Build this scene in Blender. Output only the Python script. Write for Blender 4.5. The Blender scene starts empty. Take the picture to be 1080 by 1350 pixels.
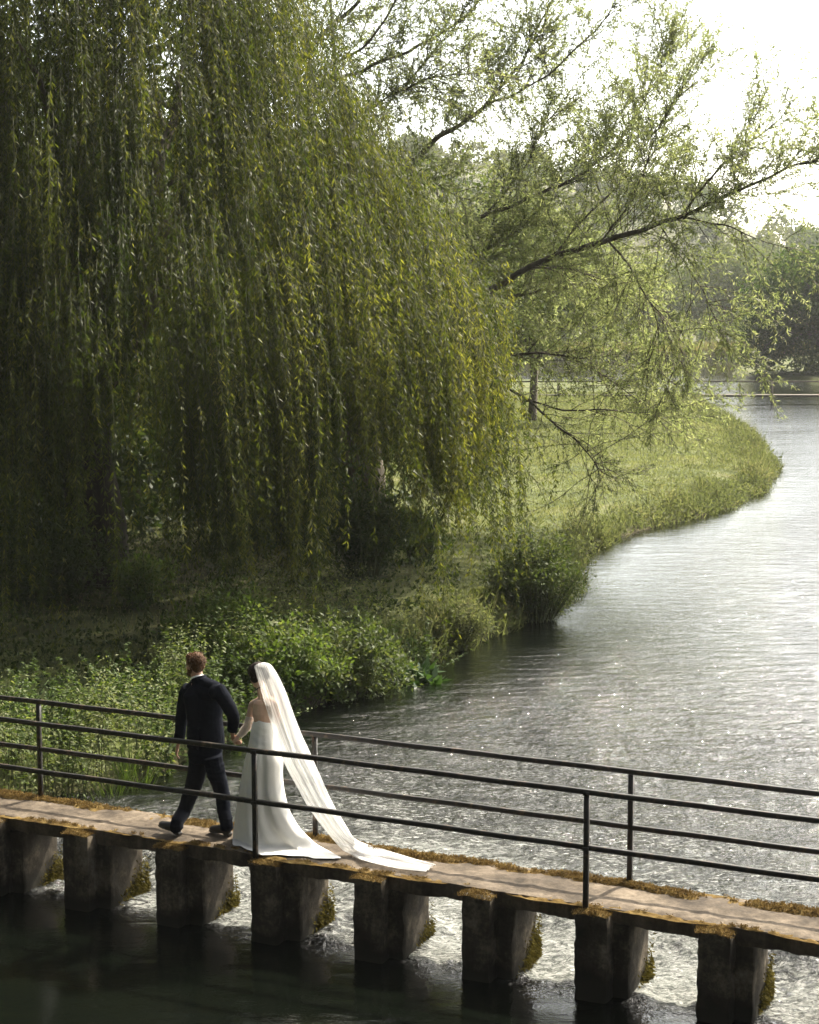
import bpy, bmesh, math, random
import numpy as np
from mathutils import Vector, Matrix

# ------------------------------------------------------------------ camera, sky, sun, exposure
scene = bpy.context.scene
COL = scene.collection
FPX, CX, CY, YH = 2200.0, 540.0, 675.0, 415.0     # focal length and horizon in photograph pixels
DECK_Z = 0.55
CAM_Z = DECK_Z + 5.14
PITCH = math.atan((CY - YH) / FPX)
cam_d = bpy.data.cameras.new('camera')
cam_d.sensor_fit = 'VERTICAL'; cam_d.sensor_height = 30.0; cam_d.sensor_width = 24.0
cam_d.lens = FPX / 1350.0 * 30.0
cam_d.clip_start = 0.1; cam_d.clip_end = 3000
cam = bpy.data.objects.new('camera', cam_d); COL.objects.link(cam)
cam.location = (0, 0, CAM_Z); cam.rotation_euler = (math.pi / 2 - PITCH, 0, 0)
scene.camera = cam

SUN_AZ, SUN_EL = math.radians(43), math.radians(48)   # azimuth measured from +Y towards +X
world = bpy.data.worlds.new('World'); scene.world = world; world.use_nodes = True
wn = world.node_tree
bg = wn.nodes['Background']; bg.inputs['Strength'].default_value = 0.10
sky = wn.nodes.new('ShaderNodeTexSky'); sky.sky_type = 'NISHITA'; sky.sun_disc = False
sky.sun_elevation = SUN_EL; sky.sun_rotation = SUN_AZ
sky.air_density = 1.0; sky.dust_density = 3.0; sky.ozone_density = 1.0; sky.altitude = 50
hs = wn.nodes.new('ShaderNodeHueSaturation'); hs.inputs['Saturation'].default_value = 0.55
wn.links.new(sky.outputs[0], hs.inputs['Color'])
# a hazy summer sky: milky and bright on the sun's side, deeper behind the viewer
tc = wn.nodes.new('ShaderNodeTexCoord'); dt = wn.nodes.new('ShaderNodeVectorMath'); dt.operation = 'DOT_PRODUCT'
dt.inputs[1].default_value = (math.sin(SUN_AZ) * .9, math.cos(SUN_AZ) * .9, .43); wn.links.new(tc.outputs['Generated'], dt.inputs[0])
mr_ = wn.nodes.new('ShaderNodeMapRange'); mr_.interpolation_type = 'SMOOTHSTEP'
for k_, v_ in (('From Min', .05), ('From Max', .92), ('To Min', .22), ('To Max', 2.7)): mr_.inputs[k_].default_value = v_
wn.links.new(dt.outputs['Value'], mr_.inputs['Value'])
wm = wn.nodes.new('ShaderNodeVectorMath'); wm.operation = 'SCALE'; wn.links.new(hs.outputs[0], wm.inputs[0]); wn.links.new(mr_.outputs[0], wm.inputs['Scale'])
wt = wn.nodes.new('ShaderNodeVectorMath'); wt.operation = 'MULTIPLY'; wt.inputs[1].default_value = (1.0, .975, .885); wn.links.new(wm.outputs[0], wt.inputs[0])
wn.links.new(wt.outputs[0], bg.inputs['Color'])
S_DIR = Vector((math.sin(SUN_AZ) * math.cos(SUN_EL), math.cos(SUN_AZ) * math.cos(SUN_EL), math.sin(SUN_EL)))
sl = bpy.data.lights.new('sun', 'SUN'); sl.energy = 5.0; sl.angle = math.radians(0.55); sl.color = (1.0, 0.915, 0.765)
so = bpy.data.objects.new('sun', sl); COL.objects.link(so); so.location = S_DIR * 80
so.rotation_euler = (-S_DIR).to_track_quat('-Z', 'Y').to_euler()
vs = scene.view_settings
vs.view_transform = 'Standard'; vs.look = 'None'; vs.gamma = 1.0; vs.exposure = 1.40; vs.use_curve_mapping = False
cy = scene.cycles
cy.max_bounces = 6; cy.diffuse_bounces = 3; cy.glossy_bounces = 3; cy.transmission_bounces = 4
cy.transparent_max_bounces = 16; cy.volume_bounces = 0
cy.caustics_reflective = False; cy.caustics_refractive = False
cy.sample_clamp_indirect = 6.0

rng = np.random.default_rng(11)
random.seed(5)

# ------------------------------------------------------------------ geometry of the view -> world
_c, _s = math.cos(PITCH), math.sin(PITCH)
def ray(x, y):
    u = (x - CX) / FPX; v = (CY - y) / FPX
    return np.array([u, _c + v * _s, -_s + v * _c])
def G(x, y, z=0.0):
    d = ray(x, y); t = (z - CAM_Z) / d[2]
    return np.array([d[0] * t, d[1] * t, z])
def at(x, y, Y):
    d = ray(x, y); t = Y / d[1]
    return np.array([d[0] * t, Y, CAM_Z + d[2] * t])
_p0, _p1 = G(0, 1075.5, DECK_Z), G(1080, 1242, DECK_Z)
BD = (_p1 - _p0) / np.linalg.norm(_p1 - _p0)         # along the footbridge, towards the right
BN = np.array([-BD[1], BD[0], 0.0])                  # across it, upstream
BO = G(540, 1157, DECK_Z); BO[2] = 0
WID = 0.72
def W(u, w, z): return BO + BD * u + BN * w + np.array([0, 0, z])
def B(x, y, w):                                      # a point of the vertical plane along the deck at offset w
    d = ray(x, y); C = np.array([0, 0, CAM_Z])
    t = (np.dot(BO + BN * w - C, BN)) / np.dot(d, BN)
    return C + d * t
def UW(p): q = p - BO; return float(np.dot(q, BD)), float(np.dot(q, BN))

# ------------------------------------------------------------------ numpy helpers
def _hash(ix, iy, iz, seed):
    h = (ix * 374761393 + iy * 668265263 + iz * 2147483647 + seed * 1274126177) & 0xffffffff
    h = ((h ^ (h >> 13)) * 1274126177) & 0xffffffff
    h = (h ^ (h >> 16)) & 0xffffff
    return h / float(0xffffff)
def vnoise(P, seed=0):
    P = np.asarray(P, float)
    i = np.floor(P).astype(np.int64); f = P - i; f = f * f * (3 - 2 * f)
    r = 0
    for dx in (0, 1):
        for dy in (0, 1):
            for dz in (0, 1):
                wgt = (f[:, 0] if dx else 1 - f[:, 0]) * (f[:, 1] if dy else 1 - f[:, 1]) * (f[:, 2] if dz else 1 - f[:, 2])
                r = r + wgt * _hash(i[:, 0] + dx, i[:, 1] + dy, i[:, 2] + dz, seed)
    return r * 2 - 1
def fbm(P, octv=4, seed=0, gain=0.5):
    P = np.asarray(P, float); a = 1.0; r = 0; n = 0
    for k in range(octv):
        r = r + a * vnoise(P * (2 ** k) + 17.3 * k, seed + k); n += a; a *= gain
    return r / n
def norm(v): return v / np.maximum(np.linalg.norm(v, axis=-1, keepdims=True), 1e-9)
def rdir(n):
    v = rng.normal(size=(n, 3)); return norm(v)

def link(name, me, parent=None):
    o = bpy.data.objects.new(name, me); COL.objects.link(o)
    if parent is not None:
        o.parent = parent
        o.matrix_parent_inverse = Matrix.Translation(-Vector(parent.location)) if parent.parent is None else Matrix.Identity(4)
    return o
def np_mesh(name, V, F, mats, smooth=False, midx=None, attrs=None):
    """V (n,3); F: one (m,k) int array or a list of them"""
    V = np.asarray(V, np.float32)
    Fs = F if isinstance(F, list) else [F]
    Fs = [np.asarray(f, np.int32) for f in Fs if len(f)]
    me = bpy.data.meshes.new(name)
    me.vertices.add(len(V)); me.vertices.foreach_set('co', V.ravel())
    nl = sum(f.size for f in Fs); npoly = sum(len(f) for f in Fs)
    me.loops.add(nl); me.loops.foreach_set('vertex_index', np.concatenate([f.ravel() for f in Fs]))
    me.polygons.add(npoly)
    st = []; o = 0
    for f in Fs:
        st.append(o + np.arange(len(f)) * f.shape[1]); o += f.size
    me.polygons.foreach_set('loop_start', np.concatenate(st).astype(np.int32))
    if smooth: me.polygons.foreach_set('use_smooth', np.ones(npoly, bool))
    if midx is not None: me.polygons.foreach_set('material_index', np.asarray(midx, np.int32))
    for m in (mats if isinstance(mats, (list, tuple)) else [mats]): me.materials.append(m)
    if attrs:
        for k, a in attrs.items():
            at_ = me.attributes.new(k, 'FLOAT', 'POINT'); at_.data.foreach_set('value', np.asarray(a, np.float32))
    me.update(calc_edges=True)
    return me
class Geo:
    """collects shapes into one mesh"""
    def __init__(s): s.V = []; s.F = {3: [], 4: []}; s.M = {3: [], 4: []}; s.A = []; s.n = 0
    def add(s, V, F, m=0, a=None):
        V = np.asarray(V, float); F = np.asarray(F, int)
        s.V.append(V); s.A.append(np.full(len(V), 0.5) if a is None else np.asarray(a, float))
        s.F[F.shape[1]].append(F + s.n); s.M[F.shape[1]].append(np.full(len(F), m)); s.n += len(V)
    def mesh(s, name, mats, smooth=False):
        Fs = []; M = []
        for k in (3, 4):
            if s.F[k]: Fs.append(np.concatenate(s.F[k])); M.append(np.concatenate(s.M[k]))
        return np_mesh(name, np.concatenate(s.V), Fs, mats, smooth, np.concatenate(M), {'rnd': np.concatenate(s.A)})
    def obj(s, name, mats, parent=None, smooth=False): return link(name, s.mesh(name, mats, smooth), parent)

def leaves(base, d, L, Wd, fold=0.15, nrm=None):
    """kite leaves: base (n,3), unit direction d, length and width arrays"""
    n = len(base); L = np.broadcast_to(L, (n,))[:, None]; Wd = np.broadcast_to(Wd, (n,))[:, None]
    if nrm is None: nrm = rdir(n)
    side = norm(np.cross(d, nrm)); up = np.cross(side, d)
    mid = base + d * L * 0.42
    V = np.stack([base, mid + side * Wd * .5 + up * Wd * fold, base + d * L, mid - side * Wd * .5 + up * Wd * fold], 1).reshape(-1, 3)
    F = np.arange(n * 4).reshape(n, 4)
    return V, F
def tube(P, R, k=6, cap=True):
    P = np.asarray(P, float); n = len(P); R = np.broadcast_to(R, (n,))
    T = np.gradient(P, axis=0); T = norm(T)
    ref = np.array([0, 0, 1.0]) if abs(T[0, 2]) < .8 else np.array([1.0, 0, 0])
    a = norm(np.cross(T, ref)); b = np.cross(T, a)
    th = np.arange(k) * 2 * np.pi / k
    V = P[:, None] + R[:, None, None] * (np.cos(th)[None, :, None] * a[:, None] + np.sin(th)[None, :, None] * b[:, None])
    V = V.reshape(-1, 3); F = []
    for i in range(n - 1):
        for j in range(k):
            F.append((i * k + j, i * k + (j + 1) % k, (i + 1) * k + (j + 1) % k, (i + 1) * k + j))
    F = np.array(F)
    if cap:
        V = np.vstack([V, P[-1] + T[-1] * R[-1] * .6, P[0]])
        t = len(V) - 2
        F2 = [((n - 1) * k + j, (n - 1) * k + (j + 1) % k, t, t) for j in range(k)]
        return V, F, np.array([(q[0], q[1], q[2]) for q in F2]), np.array([((j + 1) % k, j, t + 1) for j in range(k)])
    return V, F, None, None
def add_tube(g, P, R, k=6, m=0, a=None):
    V, F, c1, c2 = tube(P, R, k)
    n0 = g.n
    g.add(V, F, m, None if a is None else np.full(len(V), a))
    for c in (c1, c2):
        g.F[3].append(c + n0); g.M[3].append(np.full(len(c), m))
def box(c, ax, ay, az):
    """8 verts, 6 quads; half-axes as vectors"""
    c = np.asarray(c, float); V = []
    for sz in (-1, 1):
        for sx, sy in ((-1, -1), (1, -1), (1, 1), (-1, 1)): V.append(c + sx * ax + sy * ay + sz * az)
    return np.array(V), np.array([(3, 2, 1, 0), (4, 5, 6, 7), (0, 1, 5, 4), (1, 2, 6, 5), (2, 3, 7, 6), (3, 0, 4, 7)])
def smooth_path(P, n):
    P = np.asarray(P, float); m = len(P); t = np.linspace(0, m - 1, n); i = np.clip(t.astype(int), 0, m - 2); f = (t - i)[:, None]
    p0 = P[np.maximum(i - 1, 0)]; p1 = P[i]; p2 = P[i + 1]; p3 = P[np.minimum(i + 2, m - 1)]
    return .5 * (2 * p1 + (p2 - p0) * f + (2 * p0 - 5 * p1 + 4 * p2 - p3) * f ** 2 + (-p0 + 3 * p1 - 3 * p2 + p3) * f ** 3)

def tag(o, label=None, cat=None, group=None, kind=None):
    if label: o['label'] = label
    if cat: o['category'] = cat
    if group: o['group'] = group
    if kind: o['kind'] = kind
    return o
def thing(name, loc, label, cat, group=None):
    o = bpy.data.objects.new(name, None); COL.objects.link(o); o.location = [float(v) for v in loc]; o.empty_display_size = .2
    return tag(o, label, cat, group)

# ------------------------------------------------------------------ materials
def new_mat(name):
    m = bpy.data.materials.new(name); m.use_nodes = True
    nt = m.node_tree; nt.nodes.clear(); out = nt.nodes.new('ShaderNodeOutputMaterial')
    return m, nt, out
def nd(nt, t, **kw):
    n = nt.nodes.new(t)
    for k, v in kw.items():
        if k in n.inputs: n.inputs[k].default_value = v
        else: setattr(n, k, v)
    return n
def ramp(nt, stops):
    r = nt.nodes.new('ShaderNodeValToRGB'); e = r.color_ramp.elements
    while len(e) < len(stops): e.new(.5)
    for i, (p, c) in enumerate(stops):
        e[i].position = p; e[i].color = (c[0], c[1], c[2], 1) if not np.isscalar(c) else (c, c, c, 1)
    return r
def noise(nt, scale, detail=5, rough=.55, vec=None, dist=0.0):
    n = nd(nt, 'ShaderNodeTexNoise', Scale=scale, Detail=detail, Roughness=rough, Distortion=dist)
    if vec is not None: nt.links.new(vec, n.inputs['Vector'])
    return n
def objpos(nt): return nt.nodes.new('ShaderNodeNewGeometry').outputs['Position']

def leaf_mat(name, c1, c2, c3=None, trans=0.45, tcol=None, rough=.45, spec=.35):
    m, nt, out = new_mat(name); L = nt.links
    a = nd(nt, 'ShaderNodeAttribute', attribute_name='rnd')
    r = ramp(nt, [(0, c1), (.6, c2), (1, c3 or c2)]); L.new(a.outputs['Fac'], r.inputs[0])
    p = nd(nt, 'ShaderNodeBsdfPrincipled', Roughness=rough); p.inputs['Specular IOR Level'].default_value = spec
    L.new(r.outputs[0], p.inputs['Base Color'])
    t = nt.nodes.new('ShaderNodeBsdfTranslucent')
    mx = nd(nt, 'ShaderNodeMix', data_type='RGBA', blend_type='MULTIPLY'); mx.inputs[0].default_value = 1
    L.new(r.outputs[0], mx.inputs[6]); mx.inputs[7].default_value = (*(tcol or (1.6, 1.7, .7)), 1)
    L.new(mx.outputs[2], t.inputs['Color'])
    ms = nd(nt, 'ShaderNodeMixShader', Fac=trans); L.new(p.outputs[0], ms.inputs[1]); L.new(t.outputs[0], ms.inputs[2])
    L.new(ms.outputs[0], out.inputs[0])
    return m
def plain_mat(name, stops, scale, rough=.8, bump=.0, bscale=None, spec=.3, detail=6, metal=0.0, vscale=None):
    m, nt, out = new_mat(name); L = nt.links
    pos = objpos(nt)
    if vscale:
        mp = nd(nt, 'ShaderNodeMapping'); mp.inputs['Scale'].default_value = vscale; L.new(pos, mp.inputs['Vector']); pos = mp.outputs[0]
    n = noise(nt, scale, detail, .6, pos); r = ramp(nt, stops); L.new(n.outputs['Fac'], r.inputs[0])
    p = nd(nt, 'ShaderNodeBsdfPrincipled', Roughness=rough, Metallic=metal); p.inputs['Specular IOR Level'].default_value = spec
    L.new(r.outputs[0], p.inputs['Base Color'])
    if bump:
        n2 = noise(nt, bscale or scale * 3, 6, .65, pos)
        b = nd(nt, 'ShaderNodeBump', Strength=bump, Distance=.02); L.new(n2.outputs['Fac'], b.inputs['Height']); L.new(b.outputs[0], p.inputs['Normal'])
    L.new(p.outputs[0], out.inputs[0])
    return m

M = {}
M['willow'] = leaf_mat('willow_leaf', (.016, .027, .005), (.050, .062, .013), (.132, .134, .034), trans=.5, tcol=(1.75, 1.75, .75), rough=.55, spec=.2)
M['crack'] = leaf_mat('crack_willow_leaf', (.090, .108, .044), (.150, .168, .072), (.215, .220, .110), trans=.60, tcol=(1.65, 1.72, 1.3), rough=.5, spec=.25)
M['nettle'] = leaf_mat('nettle_leaf', (.038, .066, .014), (.075, .110, .023), (.135, .150, .056), trans=.42, tcol=(1.5, 1.55, .85), rough=.6, spec=.25)
M['bush'] = leaf_mat('bush_leaf', (.034, .054, .015), (.060, .084, .024), (.110, .120, .052), trans=.4, tcol=(1.5, 1.5, .85), rough=.6, spec=.25)
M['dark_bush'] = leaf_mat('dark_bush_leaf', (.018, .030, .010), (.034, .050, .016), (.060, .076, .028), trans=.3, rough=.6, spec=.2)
M['dry_bush'] = leaf_mat('olive_bush_leaf', (.075, .092, .036), (.120, .135, .056), (.180, .172, .092), trans=.42, tcol=(1.4, 1.4, 1.0), rough=.75, spec=.12)
M['dock'] = leaf_mat('dock_leaf', (.02, .045, .014), (.035, .07, .02), (.05, .09, .03), trans=.25, spec=.6, rough=.35)
M['grass'] = leaf_mat('grass_blade', (.112, .130, .050), (.172, .188, .080), (.225, .222, .115), trans=.38, tcol=(1.35, 1.35, 1.0), spec=.15, rough=.7)
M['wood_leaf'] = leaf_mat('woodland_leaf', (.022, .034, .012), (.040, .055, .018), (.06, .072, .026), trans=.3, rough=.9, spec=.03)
M['hill_leaf'] = leaf_mat('hill_leaf', (.075, .100, .048), (.115, .135, .064), (.160, .165, .088), trans=.25, rough=.9, spec=.03)  # leaf colours paled to paint in the haze of distance
M['river_bush'] = leaf_mat('river_bush_leaf', (.022, .040, .011), (.042, .066, .017), (.105, .120, .040), trans=.45, tcol=(1.5, 1.55, .9), rough=.9, spec=.03)
M['bark'] = plain_mat('willow_bark', [(.3, (.045, .037, .026)), (.7, (.125, .105, .075))], 9, .95, .8, 30, vscale=(1, 1, .3))
M['twig'] = plain_mat('willow_twig', [(.3, (.024, .027, .009)), (.7, (.05, .052, .018))], 6, .8)
M['stem'] = plain_mat('green_stem', [(.3, (.04, .055, .02)), (.7, (.08, .09, .03))], 6, .8)
M['steel'] = plain_mat('railing_paint', [(.35, (.005, .0045, .004)), (.54, (.010, .009, .007)), (.68, (.060, .038, .022))], 14, .5, .25, 60, spec=.35)
M['suit'] = plain_mat('navy_wool', [(.3, (.0042, .0052, .0090)), (.7, (.0065, .0080, .0130))], 40, .95, .12, 300, spec=.06)
M['shoe'] = plain_mat('black_leather', [(.3, (.010, .008, .007)), (.7, (.018, .014, .012))], 30, .3, .05, 60, spec=.5)
M['shirt'] = plain_mat('white_cotton', [(.3, (.72, .71, .69)), (.7, (.8, .79, .77))], 20, .8)
M['timber'] = plain_mat('weathered_timber', [(.3, (.09, .078, .06)), (.7, (.17, .15, .12))], 5, .9, .3, 30)

# ------------------------------------------------------------------ river bank line (real positions)
bank_px = [(392, 930), (455, 908), (520, 889), (560, 878), (596, 860), (650, 838), (716, 812), (752, 784), (766, 738),
           (800, 714), (880, 691), (955, 673), (1005, 648), (1021, 622), (1003, 592), (965, 563), (930, 537)]
bank = [G(x, y)[:2] for x, y in bank_px]
pre = [(-9.0, 2.0), (-7.5, 12.0), (-6.2, 17.0), (-4.8, 18.6), (-4.0, 19.25), (-3.45, 19.8), (-2.9, 20.7), (-2.25, 22.0)]
post = [(18.6, 118), (16.5, 136), (-30, 150), (-90, 172), (-90, 216), (0, 214), (44, 214), (34, 176), (30.5, 160), (30, 148), (34, 138),
        (40, 120), (34, 90), (26, 50), (20, 25), (17, 10), (16, 2)]
POLY = np.array(pre + [tuple(b) for b in bank] + post)
LEFT_BANK = np.array(pre[2:] + [tuple(b) for b in bank])
def sdist(P):
    """distance to the river's edge, positive on land"""
    P = np.asarray(P, float)[:, :2]; n = len(POLY); d = np.full(len(P), 1e9); ins = np.zeros(len(P), bool)
    for i in range(n):
        a = POLY[i]; b = POLY[(i + 1) % n]; ab = b - a
        t = np.clip(((P - a) @ ab) / (ab @ ab), 0, 1)
        d = np.minimum(d, np.linalg.norm(P - a - t[:, None] * ab, axis=1))
        c = ((a[1] > P[:, 1]) != (b[1] > P[:, 1]))
        with np.errstate(divide='ignore', invalid='ignore'):
            xs = (b[0] - a[0]) * (P[:, 1] - a[1]) / (b[1] - a[1]) + a[0]
        ins ^= c & (P[:, 0] < xs)
    return np.where(ins, -d, d)
def ground_z(P):
    P = np.asarray(P, float); d = sdist(P)
    q = np.column_stack([P[:, 0], P[:, 1], np.zeros(len(P))])
    land = -.04 + .50 * (1 - np.exp(-np.maximum(d, 0) / .55)) + .10 * fbm(q * .5, 3, 3) * np.clip(d, 0, 1)
    return np.where(d > 0, land, np.maximum(-.04 + d * 1.1, -1.6))

# ------------------------------------------------------------------ SETTING: ground, water, hills
def axis(parts):
    r = []
    for a, b, s in parts: r.append(np.arange(a, b, s))
    r.append(np.array([parts[-1][1]])); return np.concatenate(r)
gx = axis([(-320, -60, 26), (-60, -16, 4), (-16, 24, .35), (24, 60, 2), (60, 320, 26)])
gy = axis([(-30, 10, 5), (10, 45, .35), (45, 120, .9), (120, 240, 4), (240, 600, 40)])
def grid(xs, ys):
    X, Y = np.meshgrid(xs, ys); n, m = X.shape; idx = np.arange(n * m).reshape(n, m)
    F = np.stack([idx[:-1, :-1], idx[:-1, 1:], idx[1:, 1:], idx[1:, :-1]], -1).reshape(-1, 4)
    return np.column_stack([X.ravel(), Y.ravel(), np.zeros(n * m)]), F
V, F = grid(gx, gy); V[:, 2] = ground_z(V)
def ground_mat():
    m, nt, out = new_mat('meadow_ground'); L = nt.links; pos = objpos(nt)
    n1 = noise(nt, .6, 6, .6, pos); n2 = noise(nt, 7, 5, .7, pos)
    r1 = ramp(nt, [(.35, (.066, .082, .028)), (.5, (.105, .122, .044)), (.68, (.155, .152, .070))]); L.new(n1.outputs['Fac'], r1.inputs[0])
    r2 = ramp(nt, [(.3, (.55, .55, .55)), (.7, (1.1, 1.1, 1.1))]); L.new(n2.outputs['Fac'], r2.inputs[0])
    mx = nd(nt, 'ShaderNodeMix', data_type='RGBA', blend_type='MULTIPLY'); mx.inputs[0].default_value = 1
    L.new(r1.outputs[0], mx.inputs[6]); L.new(r2.outputs[0], mx.inputs[7])
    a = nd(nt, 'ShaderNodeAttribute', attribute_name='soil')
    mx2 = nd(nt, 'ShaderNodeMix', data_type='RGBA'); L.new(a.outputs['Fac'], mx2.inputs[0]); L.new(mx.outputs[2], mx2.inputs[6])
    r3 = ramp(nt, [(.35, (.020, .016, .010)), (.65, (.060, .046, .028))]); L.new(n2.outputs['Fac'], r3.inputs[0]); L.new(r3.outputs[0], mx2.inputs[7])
    p = nd(nt, 'ShaderNodeBsdfPrincipled', Roughness=.95); p.inputs['Specular IOR Level'].default_value = .1
    b = nd(nt, 'ShaderNodeBump', Strength=.8, Distance=.05); L.new(n2.outputs['Fac'], b.inputs['Height']); L.new(b.outputs[0], p.inputs['Normal'])
    L.new(mx2.outputs[2], p.inputs['Base Color']); L.new(p.outputs[0], out.inputs[0]); return m
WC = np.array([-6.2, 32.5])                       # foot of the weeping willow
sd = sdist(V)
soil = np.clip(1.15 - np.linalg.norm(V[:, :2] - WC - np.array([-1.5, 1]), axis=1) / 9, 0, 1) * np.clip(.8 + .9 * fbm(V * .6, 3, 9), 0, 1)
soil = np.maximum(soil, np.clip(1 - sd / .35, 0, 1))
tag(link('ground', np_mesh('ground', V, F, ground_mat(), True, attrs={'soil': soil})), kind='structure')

def water_mat():
    m, nt, out = new_mat('river_water'); L = nt.links; pos = objpos(nt)
    mp = nd(nt, 'ShaderNodeMapping'); mp.inputs['Rotation'].default_value = (0, 0, -.35); mp.inputs['Scale'].default_value = (.55, 1.5, 1); L.new(pos, mp.inputs['Vector'])
    n1 = noise(nt, 2.6, 5, .6, mp.outputs[0], .6); n2 = noise(nt, 9, 4, .6, pos, .8); n3 = noise(nt, .35, 3, .5, mp.outputs[0], .4)
    ch = nd(nt, 'ShaderNodeAttribute', attribute_name='chop')
    b1 = nd(nt, 'ShaderNodeBump', Strength=1.0); L.new(n1.outputs['Fac'], b1.inputs['Height'])
    f1 = nd(nt, 'ShaderNodeMath', operation='MULTIPLY_ADD'); f1.inputs[1].default_value = .42; f1.inputs[2].default_value = .006; L.new(ch.outputs['Fac'], f1.inputs[0]); L.new(f1.outputs[0], b1.inputs['Distance'])
    b2 = nd(nt, 'ShaderNodeBump', Strength=1.0); L.new(n2.outputs['Fac'], b2.inputs['Height']); L.new(b1.outputs[0], b2.inputs['Normal'])
    f2 = nd(nt, 'ShaderNodeMath', operation='MULTIPLY_ADD'); f2.inputs[1].default_value = .13; f2.inputs[2].default_value = .002; L.new(ch.outputs['Fac'], f2.inputs[0]); L.new(f2.outputs[0], b2.inputs['Distance'])
    n4 = noise(nt, 26, 3, .6, pos, .5); b4 = nd(nt, 'ShaderNodeBump', Strength=1.0); L.new(n4.outputs['Fac'], b4.inputs['Height']); L.new(b2.outputs[0], b4.inputs['Normal'])
    f4 = nd(nt, 'ShaderNodeMath', operation='MULTIPLY_ADD'); f4.inputs[1].default_value = .045; f4.inputs[2].default_value = .001; L.new(ch.outputs['Fac'], f4.inputs[0]); L.new(f4.outputs[0], b4.inputs['Distance'])
    b3 = nd(nt, 'ShaderNodeBump', Strength=.8, Distance=.06); L.new(n3.outputs['Fac'], b3.inputs['Height']); L.new(b4.outputs[0], b3.inputs['Normal'])
    p = nd(nt, 'ShaderNodeBsdfPrincipled', Roughness=.05, IOR=1.66)
    p.inputs['Base Color'].default_value = (.0022, .0032, .0020, 1)
    L.new(b3.outputs[0], p.inputs['Normal'])
    # white water
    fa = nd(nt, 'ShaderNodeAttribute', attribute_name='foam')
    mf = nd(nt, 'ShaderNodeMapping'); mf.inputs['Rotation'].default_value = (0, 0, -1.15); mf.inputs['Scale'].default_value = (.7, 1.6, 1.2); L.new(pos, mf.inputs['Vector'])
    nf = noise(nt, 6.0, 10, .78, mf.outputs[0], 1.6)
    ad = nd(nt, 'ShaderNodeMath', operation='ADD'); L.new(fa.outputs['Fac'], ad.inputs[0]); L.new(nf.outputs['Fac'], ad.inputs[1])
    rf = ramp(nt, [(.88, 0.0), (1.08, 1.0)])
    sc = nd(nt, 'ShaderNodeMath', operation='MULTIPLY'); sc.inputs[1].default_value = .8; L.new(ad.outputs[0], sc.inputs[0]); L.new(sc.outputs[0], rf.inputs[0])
    rf.color_ramp.elements[0].position = .62; rf.color_ramp.elements[1].position = .74
    d = nd(nt, 'ShaderNodeBsdfPrincipled', Roughness=.85); d.inputs['Specular IOR Level'].default_value = .1; fc = noise(nt, 11, 8, .75, mf.outputs[0], 2.0); rc = ramp(nt, [(.33, (.025, .032, .025)), (.43, (.11, .12, .11)), (.53, (.30, .31, .29)), (.66, (.55, .55, .53))]); L.new(fc.outputs['Fac'], rc.inputs[0]); L.new(rc.outputs[0], d.inputs['Base Color'])
    bf = nd(nt, 'ShaderNodeBump', Strength=1.0, Distance=.05); L.new(nf.outputs['Fac'], bf.inputs['Height']); L.new(bf.outputs[0], d.inputs['Normal'])
    # white caps, plus white flecks painted in as sun sparkle on the broken water
    nk = noise(nt, 15, 5, .62, mf.outputs[0], .9); rk = ramp(nt, [(.545, 0.0), (.61, 1.0)]); L.new(nk.outputs['Fac'], rk.inputs[0])
    nl = noise(nt, 1.3, 3, .6, mf.outputs[0], .5); rl = ramp(nt, [(.34, 0.0), (.58, 1.0)]); L.new(nl.outputs['Fac'], rl.inputs[0])
    ck = nd(nt, 'ShaderNodeMapRange'); ck.inputs['From Min'].default_value = .19; ck.inputs['From Max'].default_value = .75; L.new(ch.outputs['Fac'], ck.inputs['Value'])
    k1 = nd(nt, 'ShaderNodeMath', operation='MULTIPLY'); L.new(rk.outputs[0], k1.inputs[0]); L.new(ck.outputs[0], k1.inputs[1])
    k2 = nd(nt, 'ShaderNodeMath', operation='MULTIPLY'); L.new(k1.outputs[0], k2.inputs[0]); L.new(rl.outputs[0], k2.inputs[1])
    km = nd(nt, 'ShaderNodeMath', operation='MAXIMUM'); L.new(rf.outputs[0], km.inputs[0]); L.new(k2.outputs[0], km.inputs[1])
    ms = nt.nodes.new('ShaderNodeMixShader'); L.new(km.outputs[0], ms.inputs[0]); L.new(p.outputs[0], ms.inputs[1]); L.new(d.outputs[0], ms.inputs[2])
    L.new(ms.outputs[0], out.inputs[0]); return m
us = axis([(-200, -60, 20), (-60, -9, 3), (-9, 9, .045), (9, 60, 3)])
ws = axis([(-14, -2, .12), (-2, 4, .045), (4, 12, .08), (12, 30, .4), (30, 270, 6)])
PIER_U0 = UW(G(197, 1115, DECK_Z))[0]; PIER_D = (UW(G(913, 1230, DECK_Z))[0] - PIER_U0) / 5.0
PW, PB = .28, .455
PIERS = [PIER_U0 + PIER_D * k for k in range(-3, 7)]
V, F = grid(us, ws); u, w = V[:, 0].copy(), V[:, 1].copy()
ph = ((u - PIER_U0) / PIER_D) % 1.0                         # 0..PW/PIER_D = pier, then the gap
gapc = np.exp(-((ph - .69) / .24) ** 2)                     # jet in the middle of each opening
drop = 1 / (1 + np.exp((w - 1.25) / .20))
z = -.27 * drop
chop = np.exp(-np.maximum(w - 1.5, 0) / 4.0) * .68 + .32 * np.exp(-np.maximum(w - .5, 0) / 14)
chop = np.maximum(chop, .13 * np.exp(-np.maximum(w - 20, 0) / 45) + .012)
chop = np.where(w < .25, chop * np.exp((w - .25) / .16), chop)
q = np.column_stack([u, w, 0 * u])
z += .060 * chop * fbm(q * np.array([2.1, 1.2, 1]), 4, 21, .6) + .012 * fbm(q * .5, 3, 31) * (w < 40)
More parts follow.
